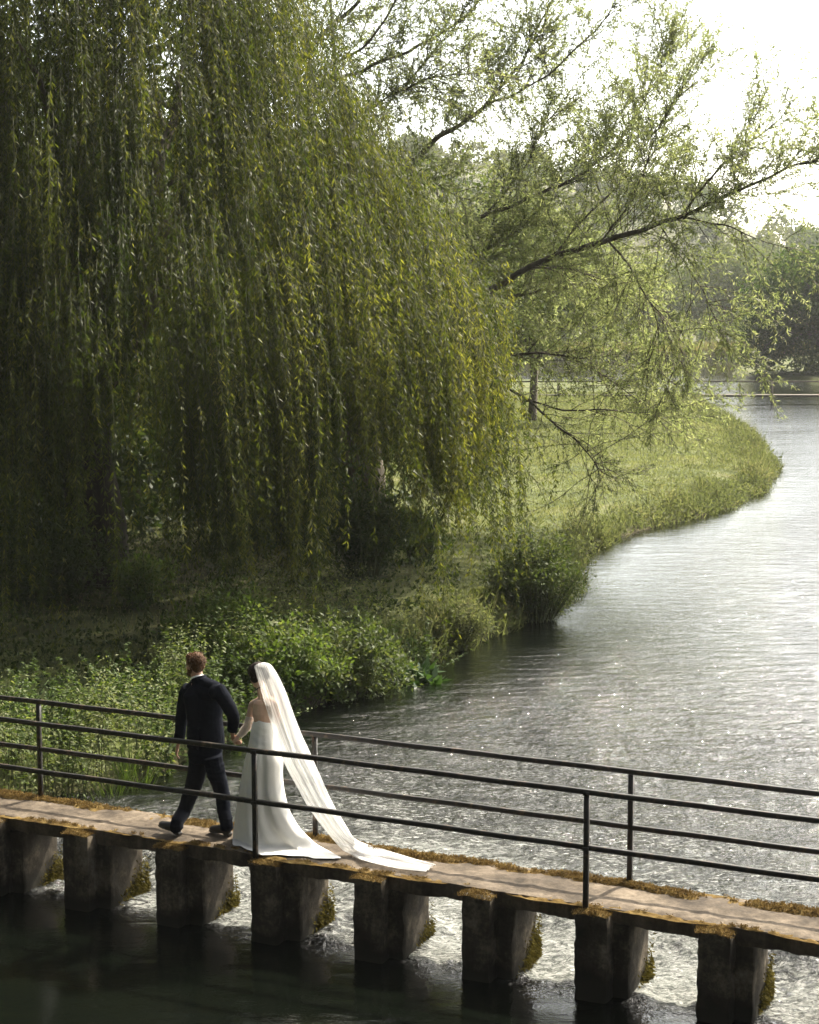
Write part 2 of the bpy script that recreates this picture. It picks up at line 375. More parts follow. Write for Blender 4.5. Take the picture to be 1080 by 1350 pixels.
rough = 1 / (1 + np.exp(-(w - .08) / .05)) * np.exp(-(np.maximum(np.abs(w - .9) - .7, 0) / .5) ** 2)
z += rough * (.075 * fbm(q * np.array([4.2, 3.0, 1]), 4, 44, .65) + .03 * np.abs(fbm(q * 9, 3, 45)))
foam = .38 * np.exp(-(np.maximum(np.abs(w - 1.0) - .7, 0) / .6) ** 2) * (.7 + .3 * gapc)
foam = np.maximum(foam, .30 * np.exp(-np.maximum(w - .8, 0) / 2.6) * (w > .5))
foam = np.maximum(foam, .36 * np.exp(-np.maximum(w - 1, 0) / 5.0) * (w > .5) * np.clip((u + 6.5) / 4, .3, 1))
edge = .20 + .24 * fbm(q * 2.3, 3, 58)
foam = np.where(w < edge, foam * np.exp((w - edge) / .17), foam)  # foam faded out here, painting in the deck's shadow on the water
foam += .20 * fbm(q * np.array([.9, .5, 1]), 4, 52) * np.clip(1.2 - np.abs(w - 2) / 7, 0, 1)
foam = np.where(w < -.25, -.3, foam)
# calmer strip close under the left bank
PP = np.column_stack([BO[0] + BD[0] * u + BN[0] * w, BO[1] + BD[1] * u + BN[1] * w, z])
offshore = np.clip(-sdist(PP) / 2.6, .0, 1) ** 1.3; near = (w > 1.2) & (u < 9); k_ = np.where(near, np.clip((w - 1.2) / 1.5, 0, 1), 0); chop *= 1 - k_ * (1 - (.10 + .90 * offshore)); foam *= 1 - k_ * (1 - offshore)
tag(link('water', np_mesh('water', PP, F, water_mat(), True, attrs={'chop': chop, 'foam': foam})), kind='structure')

# hills
crest_px = [(-700, 205), (-300, 190), (200, 175), (560, 185), (660, 196), (740, 214), (820, 240), (900, 248), (960, 268), (1010, 290), (1080, 306), (1300, 330), (1800, 345)]
CRX = np.array([(x - CX) / FPX * 430 for x, y in crest_px]); CRZ = np.array([CAM_Z + (YH - y) / FPX * 430 - 7 for x, y in crest_px])
def hill_z(P):
    cz = np.interp(P[:, 0] * 430 / np.maximum(P[:, 1], 200), CRX, CRZ) * P[:, 1] / 430
    t = np.clip((P[:, 1] - 245) / 185, 0, 1.0); t = t * t * (3 - 2 * t)
    return -1 + cz * t + 3 * fbm(np.column_stack([P[:, 0], P[:, 1], 0 * P[:, 0]]) * .02, 3, 61) * t
V, F = grid(np.linspace(-318, 318, 90), np.linspace(235, 600, 60)); V[:, 2] = hill_z(V)
tag(link('hills', np_mesh('hills', V, F, plain_mat('hill_grass', [(.35, (.05, .06, .025)), (.65, (.10, .10, .05))], .03, .95), True)), kind='structure')

# ------------------------------------------------------------------ THE FOOTBRIDGE over the sluice openings
def concrete_mat(name, dark, mid, light, wet=None):
    m, nt, out = new_mat(name); L = nt.links; pos = objpos(nt)
    n1 = noise(nt, 2.3, 7, .65, pos); n2 = noise(nt, 26, 6, .7, pos)
    mp = nd(nt, 'ShaderNodeMapping'); mp.inputs['Scale'].default_value = (9, 9, .9); L.new(pos, mp.inputs['Vector'])
    n3 = noise(nt, 1.0, 5, .6, mp.outputs[0])
    r1 = ramp(nt, [(.32, dark), (.52, mid), (.70, light)]); 
    am = nd(nt, 'ShaderNodeMath', operation='ADD'); L.new(n1.outputs['Fac'], am.inputs[0])
    s = nd(nt, 'ShaderNodeMath', operation='MULTIPLY_ADD'); s.inputs[1].default_value = .35; s.inputs[2].default_value = -.175; L.new(n2.outputs['Fac'], s.inputs[0])
    L.new(s.outputs[0], am.inputs[1]); L.new(am.outputs[0], r1.inputs[0])
    r3 = ramp(nt, [(.38, (.42, .40, .36)), (.60, (1, 1, 1))]); L.new(n3.outputs['Fac'], r3.inputs[0])
    mx = nd(nt, 'ShaderNodeMix', data_type='RGBA', blend_type='MULTIPLY'); mx.inputs[0].default_value = .75
    L.new(r1.outputs[0], mx.inputs[6]); L.new(r3.outputs[0], mx.inputs[7])
    src = mx.outputs[2]
    if wet is not None:                         # waterline: wet, algae-dark concrete
        sx = nt.nodes.new('ShaderNodeSeparateXYZ'); L.new(pos, sx.inputs[0])
        ad = nd(nt, 'ShaderNodeMath', operation='MULTIPLY_ADD'); ad.inputs[1].default_value = .30; L.new(n1.outputs['Fac'], ad.inputs[0]); L.new(sx.outputs['Z'], ad.inputs[2])
        rw = ramp(nt, [(.0, 0.0), (.02, 0.0)]); mr = nd(nt, 'ShaderNodeMapRange'); mr.inputs['From Min'].default_value = wet - .06; mr.inputs['From Max'].default_value = wet + .10
        L.new(ad.outputs[0], mr.inputs['Value'])
        m2 = nd(nt, 'ShaderNodeMix', data_type='RGBA'); L.new(mr.outputs[0], m2.inputs[0]); m2.inputs[6].default_value = (.018, .016, .010, 1); L.new(src, m2.inputs[7]); src = m2.outputs[2]
    p = nd(nt, 'ShaderNodeBsdfPrincipled', Roughness=.88); p.inputs['Specular IOR Level'].default_value = .25
    L.new(src, p.inputs['Base Color'])
    b = nd(nt, 'ShaderNodeBump', Strength=.6, Distance=.012); L.new(n2.outputs['Fac'], b.inputs['Height']); L.new(b.outputs[0], p.inputs['Normal'])
    L.new(p.outputs[0], out.inputs[0]); return m
M['deck'] = concrete_mat('deck_concrete', (.038, .029, .020), (.108, .084, .060), (.195, .157, .115))
M['pier'] = concrete_mat('pier_concrete', (.014, .011, .007), (.058, .047, .033), (.200, .165, .120), wet=.04)
def moss_mat(name, c1, c2, c3):
    m, nt, out = new_mat(name); L = nt.links; pos = objpos(nt)
    n = noise(nt, 9, 7, .7, pos); r = ramp(nt, [(.3, c1), (.5, c2), (.7, c3)]); L.new(n.outputs['Fac'], r.inputs[0])
    n2 = noise(nt, 120, 4, .7, pos)
    p = nd(nt, 'ShaderNodeBsdfPrincipled', Roughness=.95); p.inputs['Specular IOR Level'].default_value = .1
    b = nd(nt, 'ShaderNodeBump', Strength=1.0, Distance=.012); L.new(n2.outputs['Fac'], b.inputs['Height']); L.new(b.outputs[0], p.inputs['Normal'])
    t = nt.nodes.new('ShaderNodeBsdfTranslucent'); L.new(r.outputs[0], t.inputs[0])
    ms = nd(nt, 'ShaderNodeMixShader', Fac=.25); L.new(r.outputs[0], p.inputs['Base Color']); L.new(p.outputs[0], ms.inputs[1]); L.new(t.outputs[0], ms.inputs[2])
    L.new(ms.outputs[0], out.inputs[0]); return m
M['moss'] = moss_mat('golden_moss', (.065, .038, .013), (.165, .108, .036), (.31, .225, .085))
M['green_moss'] = moss_mat('wet_green_moss', (.025, .022, .006), (.09, .075, .014), (.18, .15, .03))

U0, U1 = -8.4, 7.6
bridge = thing('footbridge', W(0, WID / 2, DECK_Z), 'narrow concrete footbridge on square piers over the weir, edged with golden moss', 'footbridge')
def rough_box(u0, u1, w0, w1, z0, z1, step, amp, scale, seed, edge=.02, topamp=None):
    """box with gridded, worn faces, as one closed skin in bridge coordinates"""
    nu = max(2, int((u1 - u0) / step)); nw = max(2, int((w1 - w0) / step)); nz = max(2, int((z1 - z0) / step))
    Vs = []; Fs = []; n = 0
    def face(a, b, fn):
        nonlocal n
        A, Bq = np.meshgrid(np.linspace(0, 1, a + 1), np.linspace(0, 1, b + 1)); P = fn(A.ravel(), Bq.ravel())
        i = np.arange((a + 1) * (b + 1)).reshape(b + 1, a + 1)
        Vs.append(P); Fs.append(np.stack([i[:-1, :-1], i[:-1, 1:], i[1:, 1:], i[1:, :-1]], -1).reshape(-1, 4) + n); n += len(P)
    lu, lw, lz = u1 - u0, w1 - w0, z1 - z0; C = np.column_stack
    face(nu, nw, lambda a, b: C([u0 + lu * a, w0 + lw * b, z1 + 0 * a]))
    face(nu, nw, lambda a, b: C([u1 - lu * a, w0 + lw * b, z0 + 0 * a]))
    face(nu, nz, lambda a, b: C([u0 + lu * a, w0 + 0 * a, z0 + lz * b]))
    face(nu, nz, lambda a, b: C([u1 - lu * a, w1 + 0 * a, z0 + lz * b]))
    face(nw, nz, lambda a, b: C([u1 + 0 * a, w0 + lw * a, z0 + lz * b]))
    face(nw, nz, lambda a, b: C([u0 + 0 * a, w1 - lw * a, z0 + lz * b]))
    P = np.concatenate(Vs); c = np.array([(u0 + u1) / 2, (w0 + w1) / 2, (z0 + z1) / 2]); h = np.array([lu, lw, lz]) / 2
    # round the arrises, then wear the surface
    q = (P - c); e = np.sign(q) * np.maximum(np.abs(q) - (h - edge), 0); ln = np.linalg.norm(e, axis=1, keepdims=True)
    q = np.where(ln > 1e-9, q - e + e / np.maximum(ln, 1e-9) * np.minimum(ln, edge), q)
    P = c + q
    for k in range(3): P[:, k] += amp * fbm(P * scale, 4, seed + 7 * k, .6)
    return P, np.concatenate(Fs)
def toW(P): return BO + P[:, :1] * BD + P[:, 1:2] * BN + np.array([[0, 0, 1.0]]) * P[:, 2:3]
g = Geo(); P, F = rough_box(U0, U1, 0, WID, DECK_Z - .15, DECK_Z, .04, .016, 7, 3, .022)
# broken front arris
fr = (P[:, 1] < .05); P[fr, 1] += .035 * np.maximum(fbm(P[fr] * 4, 3, 77), 0); P[fr & (P[:, 2] < DECK_Z - .08), 2] += .03 * fbm(P[fr & (P[:, 2] < DECK_Z - .08)] * 6, 3, 78)
g.add(toW(P), F)
g.obj('deck', M['deck'], bridge, True)

def moss_patch(g, Pc, h, n_blade, size):
    """low cushions of moss: many small blades around given centre points (world)"""
    b = Pc[rng.integers(0, len(Pc), n_blade)] + rng.normal(size=(n_blade, 3)) * np.array([.012, .012, .004])
    d = norm(rng.normal(size=(n_blade, 3)) * .7 + np.array([0, 0, 1.0]))
    V, F = leaves(b, d, size * rng.uniform(.6, 1.5, n_blade), size * .55)
    g.add(V, F, 0, np.repeat(rng.random(n_blade), 4))
def strip(g, u0, u1, w_lo, w_hi, ht, seed, zbase=DECK_Z, thr=-.2):
    us_ = np.arange(u0, u1, .02); wv = np.linspace(0, 1, 13); U, T = np.meshgrid(us_, wv)
    lo = w_lo + .11 * fbm(np.column_stack([us_ * 1.6, 0 * us_, 0 * us_]), 4, seed) ; lo = np.minimum(lo, w_hi - .02)
    Wv = lo[None] + (w_hi - lo[None]) * T
    q = np.column_stack([U.ravel(), Wv.ravel(), 0 * U.ravel()])
    k = np.sin(np.pi * np.clip(T, .02, .98)).ravel() ** .6
    nz = fbm(q * np.array([2.2, 4, 1]), 4, seed + 3) ; nz2 = fbm(q * 22, 3, seed + 5)
    z = zbase - .012 + k * (ht * np.clip(.55 + 1.1 * nz, 0, 1.3) + .018 * nz2)
    i = np.arange(U.size).reshape(U.shape); F = np.stack([i[:-1, :-1], i[:-1, 1:], i[1:, 1:], i[1:, :-1]], -1).reshape(-1, 4)
    Vw = toW(np.column_stack([q[:, 0], q[:, 1], z])); g.add(Vw, F)
    return Vw[z > zbase + .004]
g = Geo()
c = strip(g, U0, U1, WID - .19, WID + .02, .045, 101); moss_patch(g, c, .02, 26000, .022)
c = strip(g, U0, U1, -.012, .075, .018, 131, thr=.1)
moss_patch(g, c, .015, 5000, .016)
g.obj('moss', M['moss'], bridge, False)

for k, up in enumerate(PIERS):
    g = Geo(); v1, v2, v3 = rng.uniform(-.012, .012), rng.uniform(-.02, .025), rng.uniform(-.03, .03)
    # cutwater nib in front of the deck, a stop-log groove, then the long body beneath the deck
    for (u0, u1, w0, w1, z0, z1, sd_) in ((up + v1, up + PW + v2, -.13 + v3 * .6, .06, -1.0, DECK_Z - .035 + v1, 1), (up + PW - .006, up + PW + .022, -.02, .05, -1.0, DECK_Z - .16, 2), (up + .01, up + PB, .018, .64 + v3, -1.0, DECK_Z - .152, 3)):
        P, F = rough_box(u0, u1, w0, w1, z0, z1, .03, .024, 6, 200 + 13 * k + sd_, .03); g.add(toW(P), F)
    po = g.obj('pier', M['pier'], bridge, True)
    # moss cap on the nib, and wet moss on the upstream foot
    g = Geo(); n = 260
    a, b_ = np.meshgrid(np.linspace(0, 1, 12), np.linspace(0, 1, 10)); q = np.column_stack([up - .01 + (PW + .02) * a.ravel(), -.14 + .15 * b_.ravel(), 0 * a.ravel()])
    kk = (np.sin(np.pi * np.clip(a, .03, .97)) * np.sin(np.pi * np.clip(b_, .05, .95))).ravel() ** .4
    z = DECK_Z - .05 + kk * .035 * (1 + .8 * fbm(q * 9, 3, 300 + k))
    i = np.arange(a.size).reshape(a.shape); F = np.stack([i[:-1, :-1], i[:-1, 1:], i[1:, 1:], i[1:, :-1]], -1).reshape(-1, 4)
    cap = toW(np.column_stack([q[:, 0], q[:, 1], z])); g.add(cap, F); moss_patch(g, cap, .02, 800, .018)
    g.obj('moss_cap', M['moss'], po)
    g = Geo(); n = int(rng.integers(1100, 2200))
    uu = up + PB + .002 + np.abs(rng.normal(0, .012, n)); wv = .66 - np.abs(rng.normal(0, .16, n)); zz = -.30 + np.abs(rng.normal(0, .15, n)) * (1.1 - (.66 - wv) * 1.2) - (.10 if k % 2 else 0)
    cl = toW(np.column_stack([uu, wv, zz])); 
    d = norm(np.array([BD * .8 + np.array([0, 0, -.5])]) + rng.normal(size=(n, 3)) * .5)
    V, F = leaves(cl, d, rng.uniform(.02, .055, n), .014); g.add(V, F, 0, np.repeat(rng.random(n), 4))
    g.obj('moss', M['green_moss'], po)

# ------------------------------------------------------------------ railings
def bar(g, a, b, hw, hh, seed=0):
    """flat or square bar from a to b: half-width hw (horizontal), half-height hh"""
    a = np.asarray(a, float); b = np.asarray(b, float); t = norm(b - a)
    if abs(t[2]) > .8: x, y = BD, BN
    else: x = norm(np.cross(t, [0, 0, 1.0])); y = np.cross(x, t)
    n = max(2, int(np.linalg.norm(b - a) / .25)); V = []; e = .22
    prof = [(-1, -1 + e), (-1 + e, -1), (1 - e, -1), (1, -1 + e), (1, 1 - e), (1 - e, 1), (-1 + e, 1), (-1, 1 - e)]
    for i in range(n + 1):
        c = a + (b - a) * i / n; c = c + (.002 * np.sin(i * 1.3 + seed) * y if 0 < i < n else 0)
        for px, py in prof: V.append(c + x * hw * px + y * hh * py)
    F = []
    for i in range(n):
        for j in range(8): F.append((i * 8 + j, i * 8 + (j + 1) % 8, (i + 1) * 8 + (j + 1) % 8, (i + 1) * 8 + j))
    n0 = g.n; g.add(V, F)
    for s_, o in ((1, 0), (-1, n * 8)):
        f = [(o, o + 1, o + 2, o + 3), (o, o + 3, o + 4, o + 7), (o + 4, o + 5, o + 6, o + 7)]
        f = [q[::-1] if s_ > 0 else q for q in f]; g.F[4].append(np.array(f) + n0); g.M[4].append(np.zeros(3, int))
def railing(label, w, posts, u0, u1, z0, h_top, h_mid):
    r = thing('railing', W(posts[0], w, DECK_Z), label, 'railing')
    for name, h in (('top_rail', h_top), ('middle_rail', h_mid)):
        g = Geo(); bar(g, W(u0, w, DECK_Z + h), W(u1, w, DECK_Z + h), .019, .023, w * 9); o = g.obj(name, M['steel'], r)
    for up in posts:
        g = Geo(); zt = DECK_Z + h_top - .025
        bar(g, W(up, w, z0), W(up, w, zt), .023, .021)
        o = g.obj('post', M['steel'], r)
        g = Geo(); V, F = box(W(up, w, z0 + .008 if w > .3 else DECK_Z - .10), BD * .055, BN * (.05 if w > .3 else .0265), np.array([0, 0, .005 if w > .3 else .045])); g.add(V, F); g.obj('base_plate', M['steel'], o)
        for h in (h_top, h_mid):                         # welded bracket plates where the rails meet the post
            g = Geo(); V, F = box(W(up, w - .0235 if w < .3 else w + .0235, DECK_Z + h - .012), BD * .028, BN * .003, np.array([0, 0, .018])); g.add(V, F)
            g.obj('bracket', M['steel'], o)
    return r
uf = [UW(B(337, 1137, -.045))[0], UW(B(772, 1208, -.045))[0]]; df = uf[1] - uf[0]
railing('dark metal railing on the near edge of the footbridge, post in front of the bride', -.045, [uf[0] - df * 2, uf[0] - df, uf[0], uf[1], uf[1] + df], uf[0] - df * 2 - .4, uf[1] + df + .4, DECK_Z - .14, 1.03, .535)
wb = WID - .03
ub = [UW(B(54, 1049, wb))[0], UW(B(416, 1104, wb))[0], UW(B(830, 1163, wb))[0]]
railing('dark metal railing on the far upstream edge of the footbridge, behind the couple', wb, [ub[0] - 3.3, ub[0], ub[1], ub[2], ub[2] + 3.3], ub[0] - 3.9, ub[2] + 3.8, DECK_Z - .02, 1.045, .53)

# ------------------------------------------------------------------ THE COUPLE
def ring_loft(P, ra, rb, side, k=16, dome=.75):
    P = np.asarray(P, float); n = len(P); ra = np.broadcast_to(ra, (n,)).astype(float); rb = np.broadcast_to(rb, (n,)).astype(float)
    m = max(n * 4, 8); t0 = np.arange(n); t1 = np.linspace(0, n - 1, m)
    Q = smooth_path(P, m); A = np.interp(t1, t0, ra); Bq = np.interp(t1, t0, rb)
    T = norm(np.gradient(Q, axis=0))
    ext0 = Q[0] - T[0] * min(A[0], Bq[0]) * dome; ext1 = Q[-1] + T[-1] * min(A[-1], Bq[-1]) * dome
    Q = np.vstack([ext0, Q[0] - T[0] * min(A[0], Bq[0]) * dome * .6, Q, Q[-1] + T[-1] * min(A[-1], Bq[-1]) * dome * .6, ext1])
    A = np.concatenate([[A[0] * .25, A[0] * .8], A, [A[-1] * .8, A[-1] * .25]]); Bq = np.concatenate([[Bq[0] * .25, Bq[0] * .8], Bq, [Bq[-1] * .8, Bq[-1] * .25]])
    T = np.vstack([T[0], T[0], T, T[-1], T[-1]])
    s = np.asarray(side, float); a = norm(s - (T @ s)[:, None] * T); b = np.cross(T, a)
    th = np.arange(k) * 2 * np.pi / k
    V = (Q[:, None] + A[:, None, None] * np.cos(th)[None, :, None] * a[:, None] + Bq[:, None, None] * np.sin(th)[None, :, None] * b[:, None]).reshape(-1, 3)
    F = [(i * k + j, i * k + (j + 1) % k, (i + 1) * k + (j + 1) % k, (i + 1) * k + j) for i in range(len(Q) - 1) for j in range(k)]
    V = np.vstack([V, Q[0], Q[-1]]); z = len(V)
    F += [((j + 1) % k, j, z - 2, z - 2) for j in range(k)] + [((len(Q) - 1) * k + j, (len(Q) - 1) * k + (j + 1) % k, z - 1, z - 1) for j in range(k)]
    return V, F
def ellipsoid(c, ax, ay, az, k=2):
    bm = bmesh.new(); bmesh.ops.create_icosphere(bm, subdivisions=k, radius=1)
    V = np.array([v.co[:] for v in bm.verts]); F = [tuple(v.index for v in f.verts) for f in bm.faces]; bm.free()
    return np.asarray(c) + V[:, :1] * ax + V[:, 1:2] * ay + V[:, 2:] * az, F
def union(name, parts, mat, parent, voxel=.008, smooth=4, warp=None, keep=None):
    me = bpy.data.meshes.new(name); Vs = []; Fs = []; n = 0
    for V, F in parts:
        Vs.append(np.asarray(V)); Fs += [tuple(dict.fromkeys(int(i) + n for i in f)) for f in F]; n += len(V)
    me.from_pydata(np.concatenate(Vs).tolist(), [], Fs)
    bm = bmesh.new(); bm.from_mesh(me); bmesh.ops.recalc_face_normals(bm, faces=bm.faces); bm.to_mesh(me); bm.free()
    tmp = bpy.data.objects.new('tmp', me); COL.objects.link(tmp)
    r = tmp.modifiers.new('r', 'REMESH'); r.mode = 'VOXEL'; r.voxel_size = voxel
    if smooth: s = tmp.modifiers.new('s', 'SMOOTH'); s.factor = .5; s.iterations = smooth
    dg = bpy.context.evaluated_depsgraph_get(); out = bpy.data.meshes.new_from_object(tmp.evaluated_get(dg))
    bpy.data.objects.remove(tmp); out.name = name
    if warp is not None:
        co = np.empty(len(out.vertices) * 3, np.float32); out.vertices.foreach_get('co', co); no = np.empty_like(co); out.vertices.foreach_get('normal', no)
        co = warp(co.reshape(-1, 3).astype(float), no.reshape(-1, 3).astype(float)); out.vertices.foreach_set('co', co.astype(np.float32).ravel()); out.update()
    out.materials.clear(); out.materials.append(mat)
    out.polygons.foreach_set('use_smooth', np.ones(len(out.polygons), bool))
    return link(name, out, parent)
def skin_mat(name, c1, c2):
    m, nt, out = new_mat(name); L = nt.links; pos = objpos(nt); n = noise(nt, 14, 4, .6, pos); r = ramp(nt, [(.35, c1), (.65, c2)]); L.new(n.outputs['Fac'], r.inputs[0])
    p = nd(nt, 'ShaderNodeBsdfPrincipled', Roughness=.5); L.new(r.outputs[0], p.inputs['Base Color'])
    p.inputs['Subsurface Weight'].default_value = .12; p.inputs['Subsurface Radius'].default_value = (.01, .004, .002); p.inputs['Subsurface Scale'].default_value = 1
    L.new(p.outputs[0], out.inputs[0]); return m
M['skin_m'] = skin_mat('ruddy_skin', (.36, .19, .13), (.46, .26, .18)); M['skin_f'] = skin_mat('fair_skin', (.52, .34, .25), (.60, .41, .31))
def hair_mat(name, c1, c2):
    m, nt, out = new_mat(name); L = nt.links; pos = objpos(nt); mp = nd(nt, 'ShaderNodeMapping'); mp.inputs['Scale'].default_value = (1, 1, .25); L.new(pos, mp.inputs['Vector'])
    n = noise(nt, 160, 3, .6, mp.outputs[0]); r = ramp(nt, [(.35, c1), (.65, c2)]); L.new(n.outputs['Fac'], r.inputs[0])
    p = nd(nt, 'ShaderNodeBsdfPrincipled', Roughness=.55); L.new(r.outputs[0], p.inputs['Base Color']); b = nd(nt, 'ShaderNodeBump', Strength=.8, Distance=.006); L.new(n.outputs['Fac'], b.inputs['Height']); L.new(b.outputs[0], p.inputs['Normal']); p.inputs['Specular IOR Level'].default_value = .12
    L.new(p.outputs[0], out.inputs[0]); return m
M['hair_m'] = hair_mat('light_brown_hair', (.036, .017, .007), (.115, .053, .020)); M['hair_f'] = hair_mat('dark_hair', (.010, .007, .006), (.028, .018, .013))
UP = np.array([0, 0, 1.0])
def fingers(wrist, palm_c, dirn, back, thumb, k=1.0, curl=.5):
    """palm and five fingers; dirn: fingers' direction, back: outward normal of the back of the hand, thumb: side the thumb lies on"""
    dirn = norm(np.asarray(dirn, float)); thumb = norm(thumb - np.dot(thumb, dirn) * dirn); back = norm(np.cross(dirn, thumb)) * np.sign(np.dot(np.cross(dirn, thumb), back) or 1)
    parts = [ring_loft([wrist, wrist * .5 + palm_c * .5, palm_c, palm_c + dirn * .035 * k], [.024 * k, .033 * k, .040 * k, .036 * k], [.019 * k, .016 * k, .015 * k, .012 * k], thumb, 12)]
    for i, (off, ln) in enumerate(((.030, .070), (.010, .080), (-.010, .074), (-.030, .058))):
        b = palm_c + dirn * .030 * k + thumb * off * k; P = [b]; a = 0
        for s_ in (.45, .32, .23):
            a += curl * (.55 + .1 * i); P.append(P[-1] + (dirn * math.cos(a) - back * math.sin(a)) * ln * s_ * k)
        parts.append(ring_loft(P, [.0095 * k, .009 * k, .008 * k, .007 * k], [.0095 * k, .009 * k, .008 * k, .007 * k], thumb, 8))
    b = palm_c - dirn * .012 * k + thumb * .030 * k
    P = [b, b + (thumb * .6 + dirn * .6 - back * .25) * .030 * k, b + (thumb * .6 + dirn * 1.3 - back * .6) * .040 * k]
    parts.append(ring_loft(P, [.013 * k, .011 * k, .0085 * k], [.013 * k, .011 * k, .0085 * k], back, 8))
    return parts
def head(c, fwd, up, R=1.0):
    """skull, jaw, nose, brow, eyes, lips and ears around centre c; fwd = where the face looks"""
    fwd = norm(np.asarray(fwd, float)); up = norm(up - np.dot(up, fwd) * fwd); rt = np.cross(fwd, up); p = lambda f, r, u: c + (fwd * f + rt * r + up * u) * R
    parts = [ellipsoid(p(-.012, 0, .035), fwd * .100 * R, rt * .076 * R, up * .088 * R, 3), ellipsoid(p(.022, 0, -.030), fwd * .068 * R, rt * .060 * R, up * .085 * R, 3),
             ellipsoid(p(.050, 0, -.085), fwd * .032 * R, rt * .034 * R, up * .026 * R), ellipsoid(p(.062, 0, .022), fwd * .024 * R, rt * .055 * R, up * .020 * R)]
    parts.append(ring_loft([p(.078, 0, .008), p(.098, 0, -.022), p(.092, 0, -.034)], [.010 * R, .014 * R, .015 * R], [.010 * R, .014 * R, .010 * R], rt, 8))
    for s_ in (-1, 1):
        parts.append(ellipsoid(p(-.005, .074 * s_, -.008), fwd * .018 * R, rt * .009 * R, up * .032 * R)); parts.append(ellipsoid(p(.072, .030 * s_, .000), fwd * .012 * R, rt * .014 * R, up * .008 * R))
        parts.append(ellipsoid(p(.052, .042 * s_, -.028), fwd * .020 * R, rt * .018 * R, up * .020 * R))
    parts += [ellipsoid(p(.084, 0, -.056), fwd * .010 * R, rt * .022 * R, up * .006 * R), ellipsoid(p(.082, 0, -.068), fwd * .010 * R, rt * .018 * R, up * .007 * R)]
    return parts, p

# --- groom: w is the offset from the deck's front edge
GW = .36
def gp(x, y, dw=0.0): return B(x, y, GW + dw)
mpp = np.linalg.norm(gp(271, 1000) - gp(270, 1000))           # metres per photograph pixel at the groom
fa, fb = G(224, 1101, DECK_Z + .006), G(289, 1103, DECK_Z + .006)
groom = thing('person', (fa + fb) / 2, 'man in a dark navy suit walking ahead, leading the woman by the hand', 'person', 'couple walking across the footbridge')
# body directions: chest turned away up-left, back towards the viewer
gfwd = norm(-BD * .62 + BN * .78); grt = np.array([gfwd[1], -gfwd[0], 0])       # his right = towards the right of the picture
hc = gp(256.5, 877, .02); hfwd = norm(-BD * .93 + BN * .30 - UP * .10)
hparts, hp = head(hc, hfwd, UP, 1.0)
sL, sR = gp(249, 906, .06), gp(289, 906, -.05); pel = gp(270, 992, 0)
eL, wL, hL = gp(240, 946, .08), gp(236, 978, .05), gp(233.5, 988, .05)
eR, wR, hR = gp(307, 942, -.06), gp(306.5, 966, -.06), gp(308, 973, -.06)
heelL = G(238, 1101.5, DECK_Z + .012); toeL = heelL - BD * .265 + BN * .02 + UP * .060
heelR = G(304, 1102, DECK_Z + .012); toeR = heelR - BD * .27 + BN * .045
kL, aL = gp(251, 1048, .0), heelL + UP * .105 - BD * .045
kR, aR = gp(292, 1042, .02), heelR + UP * .105 - BD * .045
hipL, hipR = gp(262, 1000, .03), gp(280, 1000, -.02)
neck = [gp(262, 902, .0), gp(260.5, 894, .01), gp(258.5, 884, .02)]
spine = [pel, gp(270, 965), gp(268, 935), gp(266, 912)]
body = hparts + [ring_loft(neck, [.075, .062, .058], [.07, .060, .056], grt, 14), ring_loft(spine, [.11, .11, .13, .09], [.08, .08, .08, .06], grt, 18),
        ring_loft([gp(250, 914, .06), eL, wL], [.030, .034, .027], [.032, .034, .027], grt, 12), ring_loft([gp(288, 914, -.05), eR, wR], [.030, .034, .027], [.032, .034, .027], grt, 12),
        ring_loft([hipL, gp(260, 1018, .02), kL, gp(242, 1070, .0), aL], [.05, .05, .045, .04, .03], [.06, .06, .045, .04, .03], grt, 12), ring_loft([hipR, gp(285, 1018, .0), kR, gp(295, 1064, .02), aR], [.05, .05, .045, .04, .03], [.06, .06, .045, .04, .03], grt, 12),
        ring_loft([aL, heelL + (toeL - heelL) * .45 + UP * .035], [.028, .024], [.028, .018], BN, 8), ring_loft([aR, heelR + (toeR - heelR) * .45 + UP * .035], [.028, .024], [.028, .018], BN, 8),
        ring_loft([gp(256, 913, .03), gp(282, 913, -.03)], [.03, .03], [.04, .04], UP, 12)]
body += fingers(wL, hL, hL - wL - UP * .02, -BN + grt * -.2, gfwd, 1.0, .45)
body += fingers(wR, hR, norm(BD * .55 - UP * .8), BN * .3 - BD, gfwd * .6 - BN * .3, 1.0, .75)
union('body', body, M['skin_m'], groom, .0055, 2)
# hair: short back and sides, and a trimmed beard
hq = [ellipsoid(hp(-.026, 0, .052), hfwd * .098, np.cross(hfwd, UP) * .083, UP * .082, 3), ellipsoid(hp(-.058, 0, .0), hfwd * .058, np.cross(hfwd, UP) * .072, UP * .075, 3), ellipsoid(hp(.030, 0, .085), hfwd * .060, np.cross(hfwd, UP) * .066, UP * .040, 2)]
def ruffle(a, f, s):
    return lambda co, no: co + no * (a * fbm(co * f, 3, s))[:, None]
union('hair', hq, M['hair_m'], groom, .006, 2, ruffle(.010, 45, 5))
M['beard'] = hair_mat('brown_beard', (.06, .03, .016), (.13, .065, .035))
union('beard', [ellipsoid(hp(.040, 0, -.078), hfwd * .054, np.cross(hfwd, UP) * .060, UP * .040, 3), ellipsoid(hp(.010, .058, -.048), hfwd * .040, np.cross(hfwd, UP) * .014, UP * .034), ellipsoid(hp(.010, -.058, -.048), hfwd * .040, np.cross(hfwd, UP) * .014, UP * .034)], M['beard'], groom, .006, 2, ruffle(.005, 60, 6))
union('shirt_collar', [ring_loft([gp(261.5, 897, .0), gp(260.4, 891.8, .008)], [.074, .071], [.072, .069], grt, 16, .1)], M['shirt'], groom, .006, 1)
